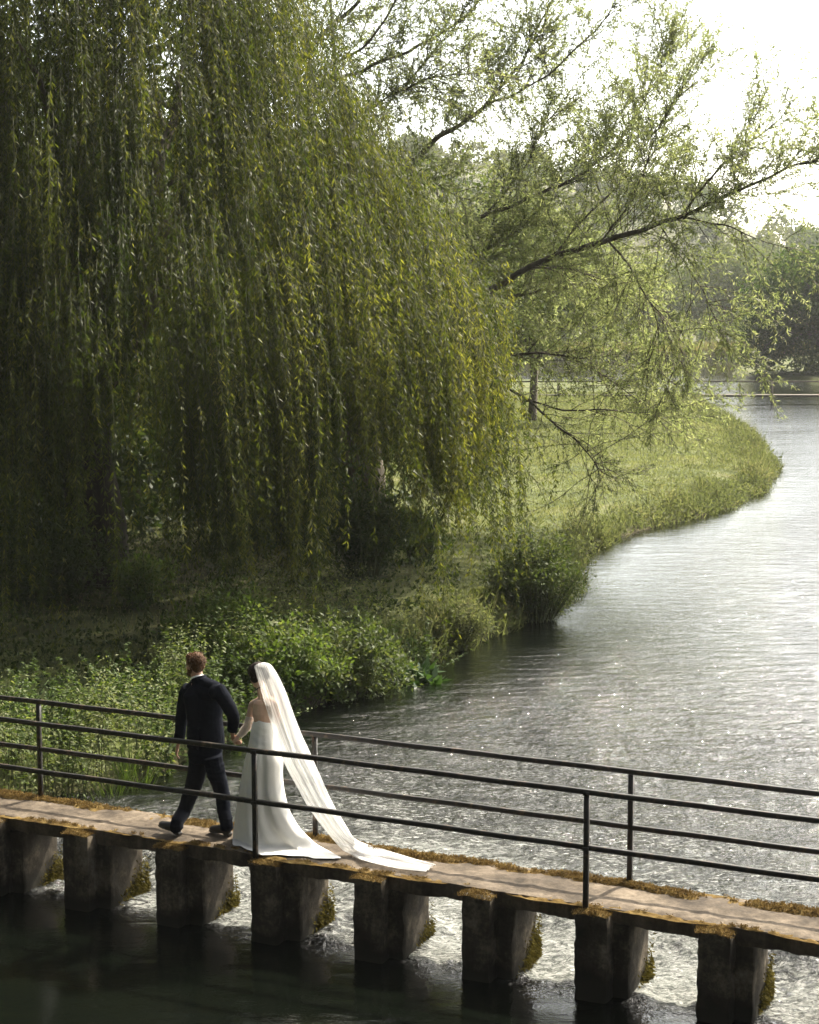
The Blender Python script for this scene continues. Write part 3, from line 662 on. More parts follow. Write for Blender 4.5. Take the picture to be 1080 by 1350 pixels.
def strands(name, p, fw, up, rad, n, L, mat, parent, back):
    g = Geo(); v = rdir(n); rt = np.cross(fw, up); f, r, u = v[:, 0:1], v[:, 1:2], v[:, 2:3]
    k = ((u[:, 0] > -.75) & (f[:, 0] < .55 + .3 * u[:, 0])); v = v[k]; f, r, u = v[:, 0:1], v[:, 1:2], v[:, 2:3]
    b = p(back[0], 0, back[1]) + f * rad[0] * fw + r * rad[1] * rt + u * rad[2] * up; nn = norm(f * fw + r * rt + u * up)
    d = norm(nn * .55 - up * .7 + rng.normal(size=b.shape) * .35); V, F = leaves(b - nn * .004, d, L * rng.uniform(.5, 1.3, len(b)), .005, .1, nn); g.add(V, F); g.obj(name, mat, parent)
strands('hair', hp, hfwd, UP, (.102, .086, .086), 1500, .028, M['hair_m'], groom, (-.026, .050))
# jacket
def wrinkles(a, f, s, stretch=(1, 1, 2.2)):
    st = np.array(stretch)
    return lambda co, no: co + no * (a * 1.5 * fbm(co * f * st, 3, s) + a * .9 * (np.abs(vnoise(co * f * 1.7 * st, s + 9)) - .3))[:, None]
jk = [ring_loft([gp(271.5, 984), gp(271, 970), gp(270, 950), gp(269, 930), gp(268, 914), gp(266, 902)], [.188, .190, .176, .190, .202, .125], [.135, .135, .125, .130, .120, .085], grt, 26, .12),
      ring_loft([gp(250, 908, .05), gp(245, 918, .07), eL, gp(238, 962, .06), wL + (wL - eL) * .0], [.075, .076, .066, .058, .053], [.080, .080, .066, .058, .053], grt, 16, .3),
      ring_loft([gp(287, 908, -.05), gp(294, 919, -.06), eR, gp(307.5, 955, -.06), gp(306.5, 964, -.06)], [.075, .076, .064, .058, .053], [.080, .080, .064, .058, .053], grt, 16, .3),
      ring_loft([gp(251, 906.5, .045), gp(258, 901, .03), gp(264, 898, .01), gp(274, 901, -.03), gp(287, 906.5, -.045)], [.050, .055, .058, .055, .050], [.060, .066, .066, .066, .060], UP, 14, .4),
      ring_loft([gp(264, 901, .0), gp(261.6, 892.3, .005)], [.086, .081], [.083, .079], grt, 18, .1),
      ellipsoid(gp(286, 912, -.06), BD * .085, BN * .09, UP * .085, 2), ellipsoid(gp(252, 912, .05), BD * .08, BN * .09, UP * .085, 2), ellipsoid(gp(270, 912, -.03), BD * .17, BN * .105, UP * .10, 2)]
def jacket_warp(co, no):
    co = wrinkles(.0032, 6, 3)(co, no)
    q = co - BO; u = q @ BD; w = q @ BN
    uc = UW(gp(272, 975))[0]
    slit = np.exp(-((u - uc) / .012) ** 2) * (co[:, 2] < gp(270, 958)[2]) * (w < GW)           # centre vent
    seam = np.exp(-((u - uc + .004) / .006) ** 2) * (w < GW)
    return co + BN[None] * (.018 * slit + .004 * seam)[:, None]
union('jacket', jk, M['suit'], groom, .0065, 6, jacket_warp)
tr = [ring_loft([gp(271, 978), gp(271, 992), gp(271, 1003)], [.165, .175, .165], [.12, .125, .115], grt, 20, .3),
      ring_loft([hipL + UP * .02, gp(260, 1018, .02), kL, gp(242, 1070, .0), aL + UP * .02 + BD * .008, aL - UP * .035 + BD * .008], [.102, .096, .078, .068, .063, .066], [.105, .098, .080, .072, .070, .074], BD, 18, .15),
      ring_loft([hipR + UP * .02, gp(285, 1018, .0), kR, gp(295, 1064, .02), aR + UP * .02, aR - UP * .04 + BD * .004], [.100, .092, .076, .068, .063, .066], [.105, .098, .078, .072, .070, .074], BD, 18, .15)]
union('trousers', tr, M['suit'], groom, .0065, 3, wrinkles(.0048, 8, 13))
def shoe(heel, toe, parent):
    """black dress shoe: heel block, sole, vamp and toe box; a = ankle, toe = tip of the shoe on the ground"""
    f = norm(toe - heel); s_ = norm(np.cross(f, UP)); h = toe - f * .285
    pr = [ring_loft([h + f * .03 + UP * .05, h + f * .10 + UP * .055, h + f * .17 + UP * .045, h + f * .24 + UP * .036, toe - f * .02 + UP * .028], [.036, .038, .044, .043, .028], [.045, .050, .040, .028, .020], s_, 14, .5),
          ring_loft([h + f * .035 + UP * .05, h + f * .05 + UP * .11], [.038, .042], [.042, .046], s_, 12, .2)]
    V, F = box(h + f * .045 + UP * .012, f * .034, s_ * .033, UP * .013); pr.append((V, F))
    pr.append(ring_loft([h + f * .02 + UP * .024, h + f * .10 + UP * .022, h + f * .20 + UP * .010, toe - f * .01 + UP * .011], [.036, .036, .046, .030], [.010, .010, .010, .010], s_, 12, .4))
    return union('shoe', pr, M['shoe'], parent, .0055, 2)
shoe(heelL, toeL, groom); shoe(heelR, toeR, groom)

# --- bride
BW = .34
def bp(x, y, dw=0.0): return B(x, y, BW + dw)
M['satin'] = plain_mat('ivory_satin', [(.3, (.74, .73, .70)), (.7, (.80, .79, .76))], 8, .48, .10, 60, spec=.35)
def sheer(name, alpha, col):
    m, nt, out = new_mat(name); L = nt.links; pos = objpos(nt); av = nd(nt, 'ShaderNodeAttribute', attribute_name='rnd'); n = nd(nt, 'ShaderNodeTexNoise', Scale=13.0, Detail=4.0, Roughness=.6); n.noise_dimensions = '1D'; L.new(av.outputs['Fac'], n.inputs['W'])
    d = nt.nodes.new('ShaderNodeBsdfDiffuse'); d.inputs[0].default_value = (*col, 1); t = nt.nodes.new('ShaderNodeBsdfTranslucent'); t.inputs[0].default_value = (*col, 1)
    a = nd(nt, 'ShaderNodeMixShader', Fac=.45); L.new(d.outputs[0], a.inputs[1]); L.new(t.outputs[0], a.inputs[2])
    tr_ = nt.nodes.new('ShaderNodeBsdfTransparent'); mr = nd(nt, 'ShaderNodeMapRange'); mr.inputs['To Min'].default_value = alpha - .20; mr.inputs['To Max'].default_value = alpha + .24; mr.inputs['From Min'].default_value = .32; mr.inputs['From Max'].default_value = .68; L.new(n.outputs['Fac'], mr.inputs['Value'])
    f = nd(nt, 'ShaderNodeMixShader'); L.new(mr.outputs[0], f.inputs[0]); L.new(tr_.outputs[0], f.inputs[1]); L.new(a.outputs[0], f.inputs[2]); L.new(f.outputs[0], out.inputs[0]); return m
M['veil'] = sheer('bridal_tulle', .44, (.87, .87, .86)); M['lace'] = sheer('lace_glove', .62, (.80, .76, .70))
bc = (G(330, 1114, DECK_Z))
bride = thing('person', bc, 'woman in a white strapless gown with a long trailing veil, following behind', 'person', 'couple walking across the footbridge')
bfwd = norm(-BD * .80 + BN * .60); brt = np.array([bfwd[1], -bfwd[0], 0])
bh = bp(340, 891, .02); bhf = norm(-BD * .90 + BN * .22 - UP * .30); bhu = norm(UP - np.dot(UP, bhf) * bhf + 0 * BD)
hparts, bhp = head(bh, bhf, bhu, .95)
bsL, bsR = bp(334, 929, .07), bp(362, 928, -.06)
beL, bwL, bhL = bp(328, 955, .02), bp(316.5, 969, -.03), bp(311.5, 974, -.055)
beR, bwR, bhR = bp(364, 958, .10), bp(352, 978, .17), bp(345, 984, .19)
body = hparts + [ring_loft([bp(349, 924), bp(346, 913), bp(342.5, 902, .02)], [.062, .048, .046], [.055, .046, .045], brt, 14),
        ring_loft([bp(348, 985), bp(349, 958), bp(349, 940), bp(349, 926)], [.11, .10, .125, .115], [.08, .07, .085, .065], brt, 20),
        ring_loft([bsL, bp(349, 923), bsR], [.042, .050, .042], [.045, .055, .045], UP, 12),
        ring_loft([bsL, bp(331, 942, .05), beL, bp(322, 963, .0), bwL], [.046, .044, .036, .034, .024], [.046, .044, .036, .034, .024], BN, 12),
        ring_loft([bsR, beR, bwR], [.044, .034, .024], [.044, .034, .024], BN, 12),
        ring_loft([bp(345, 985), bp(342, 1045), bp(338, 1104)], [.13, .09, .05], [.11, .09, .05], brt, 14)]
body += fingers(bwL, bhL, norm(-BD * .75 - UP * .55), -BN, norm(UP * .6 + BN * .5 - BD * .3), .88, .75)
body += fingers(bwR, bhR, norm(-BD * .8 - UP * .5), BN, UP, .88, .4)
union('body', body, M['skin_f'], bride, .0052, 2)
brx = np.cross(bhf, bhu)
union('hair', [ellipsoid(bhp(-.022, 0, .045), bhf * .108, brx * .092, bhu * .090, 3), ellipsoid(bhp(.050, 0, .060), bhf * .052, brx * .066, bhu * .040, 2), ellipsoid(bhp(-.085, 0, -.010), bhf * .055, brx * .060, bhu * .055, 3), ellipsoid(bhp(-.01, -.068, -.005), bhf * .055, brx * .022, bhu * .060), ellipsoid(bhp(-.01, .068, -.005), bhf * .055, brx * .022, bhu * .060)], M['hair_f'], bride, .006, 2, ruffle(.008, 35, 8))
gl = [ring_loft([bp(330.2, 946, .045), beL, bp(322, 963, .0), bwL + (bwL - beL) * .12], [.051, .046, .043, .034], [.051, .046, .043, .034], BN, 14, .1)]
union('lace_glove', gl, M['lace'], bride, .006, 2, wrinkles(.006, 22, 31, (1, 1, 1)))
# dress: rings between measured left and right edges, depth across the deck
def dress():
    rows = [((338.5, 943), (360.5, 952), .098), ((335, 952), (363.5, 957), .118), ((333, 962), (363.5, 966), .125), ((331, 975), (364.5, 977), .135), ((328.5, 988), (367, 989), .155), ((325, 1002), (371, 1004), .165),
            ((321.5, 1020), (371, 1022), .165), ((317.5, 1042), (373.5, 1045), .165), ((314, 1064), (379.5, 1066), .170), ((311, 1085), (390.5, 1087), .175), ((309.3, 1098), (404, 1102), .180), ((308.6, 1105), (420, 1116), .185), ((308, 1110), (449, 1131), .19)]
    ys = np.arange(len(rows)); m = 44; tt = np.linspace(0, len(rows) - 1, m); k = 60; th = np.arange(k) * 2 * np.pi / k
    Lp = np.array([bp(*r[0]) for r in rows]); Rp = np.array([bp(r[1][0], r[1][1], -.0) for r in rows]); bb = np.array([r[2] for r in rows])
    # the last rows rest on the deck
    for i in (-1,): Lp[i] = G(*rows[i][0], DECK_Z + .014); Rp[i] = G(*rows[i][1], DECK_Z + .016)
    Lp = smooth_path(Lp, m); Rp = smooth_path(Rp, m); bb = np.interp(tt, ys, bb); V = []
    Lp[:, 2] = np.maximum(Lp[:, 2], DECK_Z + .012); Rp[:, 2] = np.maximum(Rp[:, 2], DECK_Z + .014)
    for i in range(m):
        s = tt[i] / (len(rows) - 1); C = (Lp[i] + Rp[i]) / 2; A = (Rp[i] - Lp[i]) / 2
        fold = (s ** 1.3) * .36; tail = np.clip((s - .6) / .4, 0, 1)
        cs, sn = np.cos(th), np.sin(th); taper = 1 - tail * .45 * np.clip((cs + .2) / 1.2, 0, 1)
        rr = 1 + .035 * np.clip(s * 2.2 - .5, 0, 1) * fbm(np.column_stack([np.cos(th) * 2.6, np.sin(th) * 2.6, 0 * th + s * 1.3]), 3, 88) * 2 + fold * (np.sin(th * 7 + 1.5 * s + 1.2 * np.sin(th * 2)) * .55 + np.sin(th * 13 + 2.0 - 2 * s) * .35) * (1 - .5 * np.abs(cs) ** 6)
        P = C + A * (cs * (1 + .0 * rr))[:, None] + BN[None] * (bb[i] * sn * taper * rr)[:, None]
        ru = .006 * np.sin(s * 95 + np.sin(th * 2) * 3) * np.exp(-((s - .25) / .13) ** 2)      # ruched bodice
        P = P + BN[None] * (ru * sn)[:, None]
        if s > .5: P[:, 2] = np.maximum(P[:, 2], DECK_Z + .010 + .010 * np.abs(np.sin(th * 6)) * (s > .93))
        V.append(P)
    V = np.concatenate(V); F = [(i * k + j, i * k + (j + 1) % k, (i + 1) * k + (j + 1) % k, (i + 1) * k + j) for i in range(m - 1) for j in range(k)]
    g = Geo(); g.add(V, F)
    # turned hem and top edge give the cloth thickness
    inn = V[:k] * .94 + V[:k].mean(0) * .06 - UP * .02; g.add(np.vstack([V[:k], inn]), [(j, k + j, k + (j + 1) % k, (j + 1) % k) for j in range(k)])
    return g.obj('dress', M['satin'], bride, True)
dress()
# covered buttons down the back and the neckline strap seen at her throat
g = Geo()
nb = [bp(344, 905.5, -.045), bp(339.5, 908, -.052), bp(335, 911.5, -.03), bp(334, 913, .02)]
add_tube(g, smooth_path(nb, 10), .0065, 6); g.obj('necklace', M['shoe'], bride, True)
def veil():
    rowsL = [(337.5, 874.5), (336, 878), (340, 892), (347, 912), (355, 935), (363, 958), (371, 985), (378, 1005), (393, 1034), (409, 1063), (428, 1090), (448, 1114), (462, 1127), (478, 1137), (515, 1145), (562, 1152)]
    rowsR = [(349, 873), (358, 877), (368, 893), (377, 914), (386, 942), (397, 972), (405.5, 990), (412, 1004), (423, 1028), (433, 1050), (443, 1068), (455, 1088), (464, 1102), (482, 1115.5), (524, 1128), (575, 1142)]
    nr = len(rowsL); m = 90; k = 30; tt = np.linspace(0, nr - 1, m); floor_from = 12
    def pt(x, y, i, dw):
        return G(x, y, DECK_Z + .02) if i >= floor_from + 1 else bp(x, y, dw)
    dws = np.interp(np.arange(nr), [0, 2, 5, 9, 12], [.02, .0, -.02, -.02, .0])
    Lp = smooth_path([pt(*rowsL[i], i, dws[i]) for i in range(nr)], m); Rp = smooth_path([pt(*rowsR[i], i, dws[i]) for i in range(nr)], m)
    bul = np.interp(tt, [0, 1, 2, 3, 5, 8, 11, 13, 15], [.02, .095, .118, .125, .14, .10, .05, .02, .01])
    for layer in range(2):
        V = []; AA = []
        for i in range(m):
            s = np.linspace(0, 1, k); C = Lp[i] + (Rp[i] - Lp[i]) * s[:, None]; t = tt[i]; fl = np.clip((t - 11.5) / 1.5, 0, 1)
            arc = 1 - (2 * s - 1) ** 2; env = np.clip((t - 1.5) / 4, 0, 1)
            f = (.022 * np.sin(s * 19 + .25 * t + layer * 1.3) + .013 * np.sin(s * 41 + .5 * t + 2 + layer)) * env * (1 - .5 * fl)
            if layer == 0: off = BN[None] * (-(bul[i] * arc ** .7) * (1 - fl) + f * (1 - fl))[:, None]
            else: off = BN[None] * ((bul[i] * .55 * arc ** .7 * (1 if t > 1.5 else .6)) * (1 - fl) + f * (1 - fl))[:, None]
            up_ = UP[None] * (fl * (.012 + .016 * np.abs(np.sin(s * 9 + t * 1.1)) * (1 - .3 * layer) + .018 * layer * arc))[:, None]
            P = C + off + up_; P[:, 2] = np.maximum(P[:, 2], DECK_Z + .012 + .006 * layer)
            V.append(P); AA.append(s + layer * 3.3 + .015 * np.sin(t * 1.7 + s * 5))
        V = np.concatenate(V); F = [(i * k + j, i * k + j + 1, (i + 1) * k + j + 1, (i + 1) * k + j) for i in range(m - 1) for j in range(k - 1)]
        if layer == 0: g = Geo()
        g.add(V, F, 0, np.concatenate(AA))
    return g.obj('veil', M['veil'], bride, True)
veil()

# ------------------------------------------------------------------ TREES
def branch_path(p0, d0, length, n, wander, lift):
    P = [np.asarray(p0, float)]; d = norm(np.asarray(d0, float)); st = length / n
    for i in range(n):
        d = norm(d + rng.normal(size=3) * wander + UP * lift); P.append(P[-1] + d * st)
    return np.array(P)
def gz(x, y): return float(ground_z(np.array([[x, y, 0.0]]))[0])

# weeping willow ------------------------------------------------
WR = 8.2
wz = gz(*WC)
willow = thing('weeping_willow', (WC[0], WC[1], wz), 'huge weeping willow on the bank trailing dense curtains of leafy strands', 'tree')
g = Geo(); add_tube(g, smooth_path([(WC[0], WC[1], wz - .3), (WC[0] + .1, WC[1], wz + 1), (WC[0] - .15, WC[1] + .1, wz + 2.6), (WC[0], WC[1], wz + 4.2), (WC[0] + .2, WC[1], wz + 5.5)], 16), np.linspace(.62, .38, 16), 14)
M['shaded_bark'] = plain_mat('shade_painted_bark', [(.3, (.012, .010, .007)), (.7, (.034, .029, .020))], 9, .95, .8, 30, vscale=(1, 1, .3))  # trunk's copy of the bark, darkened to paint in the canopy's shade
g.obj('trunk', M['shaded_bark'], willow, True)
for k in range(11):
    a = k * 2.399 + .4; g = Geo(); d = np.array([math.cos(a), math.sin(a), 1.35 + .5 * rng.random()])
    P = branch_path((WC[0], WC[1], wz + 3.4 + 2 * rng.random()), d, 6.0 + 1.5 * rng.random(), 9, .16, -.03); add_tube(g, P, np.linspace(.24, .03, len(P)), 8)
    for j in range(4):
        i = int(rng.integers(3, 8)); Q = branch_path(P[i], norm(P[i + 1] - P[i]) + rng.normal(size=3) * .6, 3, 6, .2, -.08); add_tube(g, Q, np.linspace(.07, .02, len(Q)), 6)
    g.obj('limb', M['bark'], willow, True)

XB = [-400, 0, 50, 110, 150, 220, 245, 300, 380, 425, 445, 530, 550, 620, 660, 700, 900]
ZB = [2.6, 2.5, 2.3, 3.0, 3.7, 3.4, 1.6, 1.25, 1.2, 1.4, 3.0, 3.1, 1.9, 2.1, 3.1, 4.3, 4.6]
def px_of(p): return CX + FPX * p[0] / p[1]
def dome(rr): return 4.0 + 14.5 * np.maximum(1 - rr, 0.0) ** .85
lv = {'b': [], 'd': [], 'L': [], 'W': [], 'r': []}; gt = Geo()
def strand(p0, out, length, tint, spacing, lsize, twig=True, arch=.35, curve=None, conv=None):
    n = max(3, int(length / .22)); t = np.linspace(0, 1, n + 1)[:, None]
    arch = arch * min(1.0, length / 3)
    a1, a2 = rng.normal(0, .09, 2); ph_ = rng.random() * 6
    P = p0 + out * arch * (1 - np.exp(-4 * t)) + np.array([a1, a2, 0]) * np.sin(t * 4 + ph_) * t + np.array([0, 0, -1.0]) * (length * t) + UP * (.25 * arch * np.sin(np.minimum(t * 6, np.pi)))
    if curve is not None: P = P + curve * (t ** 1.6) * length * .12
    if conv is not None: P = P - conv * (t ** .8) * .55
    P[1:, :2] += rng.normal(0, .012, (n, 2))
    if twig:
        Q = P[::2] if len(P) > 6 else P
        add_tube(gt, Q, np.linspace(.0035, .0015, len(Q)), 3)
    m = int(length / spacing); s = np.sort(rng.random(m)) ** .85; x = s * n; i = np.clip(x.astype(int), 0, n - 1); f = (x - i)[:, None]
    b = P[i] * (1 - f) + P[i + 1] * f; tg = norm(P[i + 1] - P[i]); az = rng.random(m) * 2 * np.pi
    sd_ = np.column_stack([np.cos(az), np.sin(az), np.zeros(m)])
    d = norm(tg * (.55 + .6 * rng.random(m)[:, None]) + sd_ * (.35 + .7 * rng.random(m)[:, None]))
    lv['b'].append(b + sd_ * .01); lv['d'].append(d); L = lsize * rng.uniform(.6, 1.3, m); lv['L'].append(L); lv['W'].append(L * rng.uniform(.18, .27, m)); lv['r'].append(np.clip(tint + rng.normal(0, .16, m), 0, 1))
# curtains: rope-like tassels of strands, in several depths from the rim inwards
def tassel(phi, rr, zt, zb, nstr, tint, spacing=.031, lsize=.105, spread=.20, twig=True):
    out = np.array([math.cos(phi), math.sin(phi), 0]); c = np.array([WC[0], WC[1], 0]) + out * WR * rr; curve = np.append(rng.normal(0, .5, 2), 0)
    for _ in range(nstr):
        o = np.append(rng.normal(0, spread, 2), 0); top = zt + rng.normal(0, .35); bot = zb + abs(rng.normal(0, .5)) + .8 * (rng.random() < .3) * rng.random()
        if rng.random() < .3: top = bot + (top - bot) * rng.uniform(.3, .85)
        if top - bot < .6: continue
        strand(c + o - out * .35 + UP * top, out, top - bot, tint, spacing, lsize, twig, .35, curve, o)
for k in range(560):
    front = k < 430
    phi = rng.uniform(math.radians(-172), math.radians(30)) if front else rng.uniform(math.radians(20), math.radians(190))
    rr = rng.choice([rng.uniform(.86, 1.02), rng.uniform(.66, .88), rng.uniform(.30, .68)], p=[.42, .33, .25])
    p = WC + WR * rr * np.array([math.cos(phi), math.sin(phi)]); x = px_of(p)
    if front and (x < -110): continue
    if x < -400: continue
    zb = float(np.interp(x, XB, ZB)) + (1 - rr) * 4.0 + rng.normal(0, .25)
    zt = float(dome(np.array(min(rr, .97)))) + rng.normal(0, .45)
    if front and rr > .84: zt = zt + rng.uniform(0, 1.2)       # outer tassels start at many heights up the dome
    zt = max(zt, zb + 1.6)
    tint = np.clip(max(.24, .24 + .52 * np.clip((x - 200) / 430, 0, 1)) + .22 * rng.normal(), .02, 1)  # leaf colour lightened towards the right to paint in sunlight on that side
    if front: tassel(phi, rr, zt, zb, int(rng.integers(8, 14)), tint)
    else: tassel(phi, rr, zt, max(zb, 1.0), 8, tint, .075, .20, .5, False)
# the dome itself: shorter sprays all over its surface and inside it
for k in range(2300):
    phi = rng.uniform(math.radians(-180), math.radians(180)); rr = math.sqrt(rng.uniform(.02, 1.0)); out = np.array([math.cos(phi), math.sin(phi), 0])
    zt = float(dome(np.array(rr))) + rng.normal(0, .3) - (rng.random() < .5) * rng.uniform(0, 2.5); c = np.array([WC[0], WC[1], 0]) + out * WR * rr + UP * zt
    x = px_of(c)
    if x < -120: continue
    back = math.sin(phi) > .3
    for _ in range(3): strand(c + rng.normal(0, .24, 3), out, rng.uniform(.8, 2.8), np.clip(.5 + .2 * rng.normal(), .1, 1), .055 if back else .033, .14 if back else .10, not back, .6)
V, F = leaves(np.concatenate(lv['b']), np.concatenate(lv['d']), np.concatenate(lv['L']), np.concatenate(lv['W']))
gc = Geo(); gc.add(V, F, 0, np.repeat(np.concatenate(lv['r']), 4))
print('willow leaves', len(F))
for (Vv, k3, k4) in [(gt, 3, 4)]:
    n0 = gc.n
    gc.V += gt.V; gc.A += gt.A; gc.n += gt.n
    for kk in (3, 4):
        for f_, m_ in zip(gt.F[kk], gt.M[kk]): gc.F[kk].append(f_ + n0); gc.M[kk].append(np.full(len(f_), 1))
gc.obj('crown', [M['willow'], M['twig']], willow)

# crack willow with long limbs reaching over the river --------------------------------
CWP = np.array([-1.2, 41.5]); cz = gz(*CWP)
cwil = thing('crack_willow', (CWP[0], CWP[1], cz), 'sparse leaning willow stretching long bare limbs out over the river', 'tree')
fork = np.array([CWP[0] - .2, CWP[1], cz + 3.0])
g = Geo(); add_tube(g, smooth_path([(CWP[0], CWP[1], cz - .3), (CWP[0] + .05, CWP[1], cz + 1.2), fork, fork + np.array([.1, 0, 1.6])], 12), np.linspace(.62, .40, 12), 12); g.obj('trunk', M['bark'], cwil, True)
limbs0 = [
    ([fork, (440, 60, 38.5), (430, -150, 38), (450, -330, 38), (480, -480, 38)], .07, .02, .4, .2),
]
limbs = limbs0 + [  # pixel points with depth, thickness at the start and end, leafiness, upright habit
    ([fork, (560, 440, 38), (690, 356, 37), (790, 318, 36.2), (880, 295, 35.5), (950, 266, 35), (1020, 232, 34.6), (1082, 206, 34.3)], .17, .028, 1.0, .35),
    ([(905, 277, 35.4), (930, 245, 35.6), (965, 205, 35.8), (1010, 165, 36), (1050, 130, 36.2)], .06, .015, .9, .4),
    ([fork, (520, 330, 39), (600, 300, 39.5), (690, 262, 40), (760, 235, 40.4), (800, 205, 40.6), (850, 130, 41), (880, 60, 41)], .13, .018, 1.0, .45),
    ([fork, (500, 300, 38.5), (565, 195, 39), (600, 170, 39.2), (640, 140, 39.5), (672, 95, 39.7), (700, 55, 40), (735, -20, 40.4)], .16, .03, .9, .35),
    ([(640, 140, 39.5), (690, 120, 39.3), (735, 85, 39.2), (790, 30, 39), (830, -30, 39)], .055, .02, .9, .3),
    ([fork, (440, 260, 37.5), (395, 120, 37), (405, 70, 37), (450, 20, 37), (500, -30, 37)], .17, .06, .7, .3),
    ([(395, 128, 37), (450, 105, 37.2), (540, 65, 37.5), (600, 30, 37.8), (650, -20, 38)], .09, .03, .9, .25),
    ([(420, 95, 37), (480, 60, 36.5), (520, 0, 36.2), (540, -40, 36)], .06, .03, .8, .3),
    ([(450, 195, 37), (510, 215, 36.6), (560, 235, 36.3), (610, 262, 36)], .05, .012, 1.2, .0),
    ([(800, 316, 36), (832, 352, 35.6), (858, 398, 35.3), (880, 440, 35.1), (905, 490, 35)], .045, .010, .9, -.25),
    ([(858, 398, 35.3), (868, 440, 35.4), (866, 500, 35.4)], .022, .008, .8, -.3),
    ([(900, 288, 35.3), (955, 300, 35.0), (1000, 318, 34.8), (1045, 330, 34.6)], .04, .010, .6, -.05),
    ([(870, 297, 35.5), (900, 340, 35.0), (935, 400, 34.8), (955, 450, 34.6)], .03, .008, .9, -.25),
    ([fork, (600, 490, 37.5), (690, 530, 36.5), (730, 560, 36), (775, 600, 35.6), (800, 622, 35.4)], .08, .016, .55, .0),
    ([(690, 530, 36.5), (760, 540, 36.2), (830, 545, 36), (880, 540, 36)], .045, .012, .55, .05),
    ([fork, (580, 480, 38.5), (680, 465, 38.5), (740, 470, 38.5), (800, 500, 38.3), (850, 535, 38.1)], .09, .015, 1.0, .1),
    ([fork, (560, 400, 39.5), (680, 390, 40), (760, 375, 40.4), (830, 370, 40.6)], .10, .015, 1.1, .2),
    ([(690, 356, 37), (740, 352, 37.6), (800, 370, 38), (845, 410, 38.2)], .05, .012, 1.1, .0),
    ([(730, 340, 37), (770, 290, 37.4), (820, 240, 37.8), (860, 180, 38), (890, 130, 38.2)], .05, .012, 1.0, .45),
    ([(790, 318, 36.2), (830, 270, 36.3), (850, 215, 36.4), (880, 150, 36.5), (920, 90, 36.6)], .045, .010, 1.0, .45),
    ([(640, 285, 39.7), (690, 225, 39.8), (720, 160, 40), (770, 95, 40.2)], .05, .012, 1.0, .4),
    ([fork, (520, 420, 39), (600, 360, 39.6), (660, 320, 40), (700, 290, 40.3)], .09, .02, 1.4, .2),
    ([fork, (540, 500, 37), (610, 560, 36.2), (650, 590, 35.8)], .06, .014, .4, -.05),
    ([fork, (430, 210, 37), (480, 150, 36.6), (560, 105, 36.4), (650, 95, 36.4)], .08, .012, .7, .15),
    ([fork, (470, 260, 38), (500, 160, 38), (580, 60, 38.2), (640, -30, 38.5)], .08, .014, .6, .2),
]
cb = {'b': [], 'd': [], 'L': [], 'r': []}; gtw = Geo()
def leafy(P, dens, lsize):
    ln = np.linalg.norm(np.diff(P, axis=0), axis=1).sum(); m = max(2, int(ln * dens)); n = len(P) - 1
    x = (rng.random(m) ** .7) * n; i = np.clip(x.astype(int), 0, n - 1); f = (x - i)[:, None]
    b = P[i] * (1 - f) + P[i + 1] * f; tg = norm(P[i + 1] - P[i]); d = norm(tg * .7 + rdir(m) * .9 - UP * .25)
    cb['b'].append(b + rng.normal(0, .02, (m, 3))); cb['d'].append(d); cb['L'].append(lsize * rng.uniform(.6, 1.3, m)); t = rng.random(); cb['r'].append(np.clip(t * .6 + .2 + rng.normal(0, .2, m), 0, 1))
for pts, r0, r1, leaf, lift in limbs:
    P = np.array([p if isinstance(p, np.ndarray) else at(p[0], p[1], p[2] + 3) for p in pts]); n = 5 * len(P); P = smooth_path(P, n)
    P[1:-1] += np.column_stack([fbm(P[1:-1] * 1.1, 3, 401), fbm(P[1:-1] * 1.1, 3, 402), fbm(P[1:-1] * 1.1, 3, 403)]) * .16 * min(1, r0 / .06)
    g = Geo(); add_tube(g, P, np.linspace(r0 * .60, r1 * .55, n) * (1 + .12 * fbm(P * 2, 2, 9)), 8); g.obj('limb', M['bark'], cwil, True)
    ln = np.linalg.norm(np.diff(P, axis=0), axis=1).sum(); cnt = int(ln * 7.8 * leaf)
    start = .30 if isinstance(pts[0], np.ndarray) else .08
    for j in range(cnt):
        x = (start + (1 - start) * rng.random() ** .9) * (n - 1.001); i = int(x); b = P[i] + (P[i + 1] - P[i]) * (x - i); tg = norm(P[i + 1] - P[i])
        d = norm(tg * .6 + rdir(1)[0] * .85 + UP * lift * 1.0); L = rng.uniform(.8, 2.9) * (1.15 - .40 * x / n)
        Q = branch_path(b, d, L, 7, .13, lift * .10 - .015); add_tube(gtw, Q, np.linspace(.012, .004, len(Q)), 3); leafy(Q, 26 * leaf, .11)
        for _ in range(int(rng.integers(3, 8))):
            ii = int(rng.integers(2, 7)); q = branch_path(Q[ii], norm(norm(Q[ii + 1 if ii < 7 else 7] - Q[ii - 1]) + rdir(1)[0] * .7), rng.uniform(.35, 1.1), 4, .15, lift * .08 - .03)
            add_tube(gtw, q, np.linspace(.006, .003, len(q)), 3); leafy(q, 40 * leaf, .105)
b = np.concatenate(cb['b']); L = np.concatenate(cb['L']); V, F = leaves(b, np.concatenate(cb['d']), L, L * .25); print('crack leaves', len(F))
gc = Geo(); gc.add(V, F, 0, np.repeat(np.concatenate(cb['r']), 4)); n0 = gc.n; gc.V += gtw.V; gc.A += gtw.A; gc.n += gtw.n
for kk in (3, 4):
    for f_, m_ in zip(gtw.F[kk], gtw.M[kk]): gc.F[kk].append(f_ + n0); gc.M[kk].append(np.full(len(f_), 1))
gc.obj('crown', [M['crack'], M['bark']], cwil)

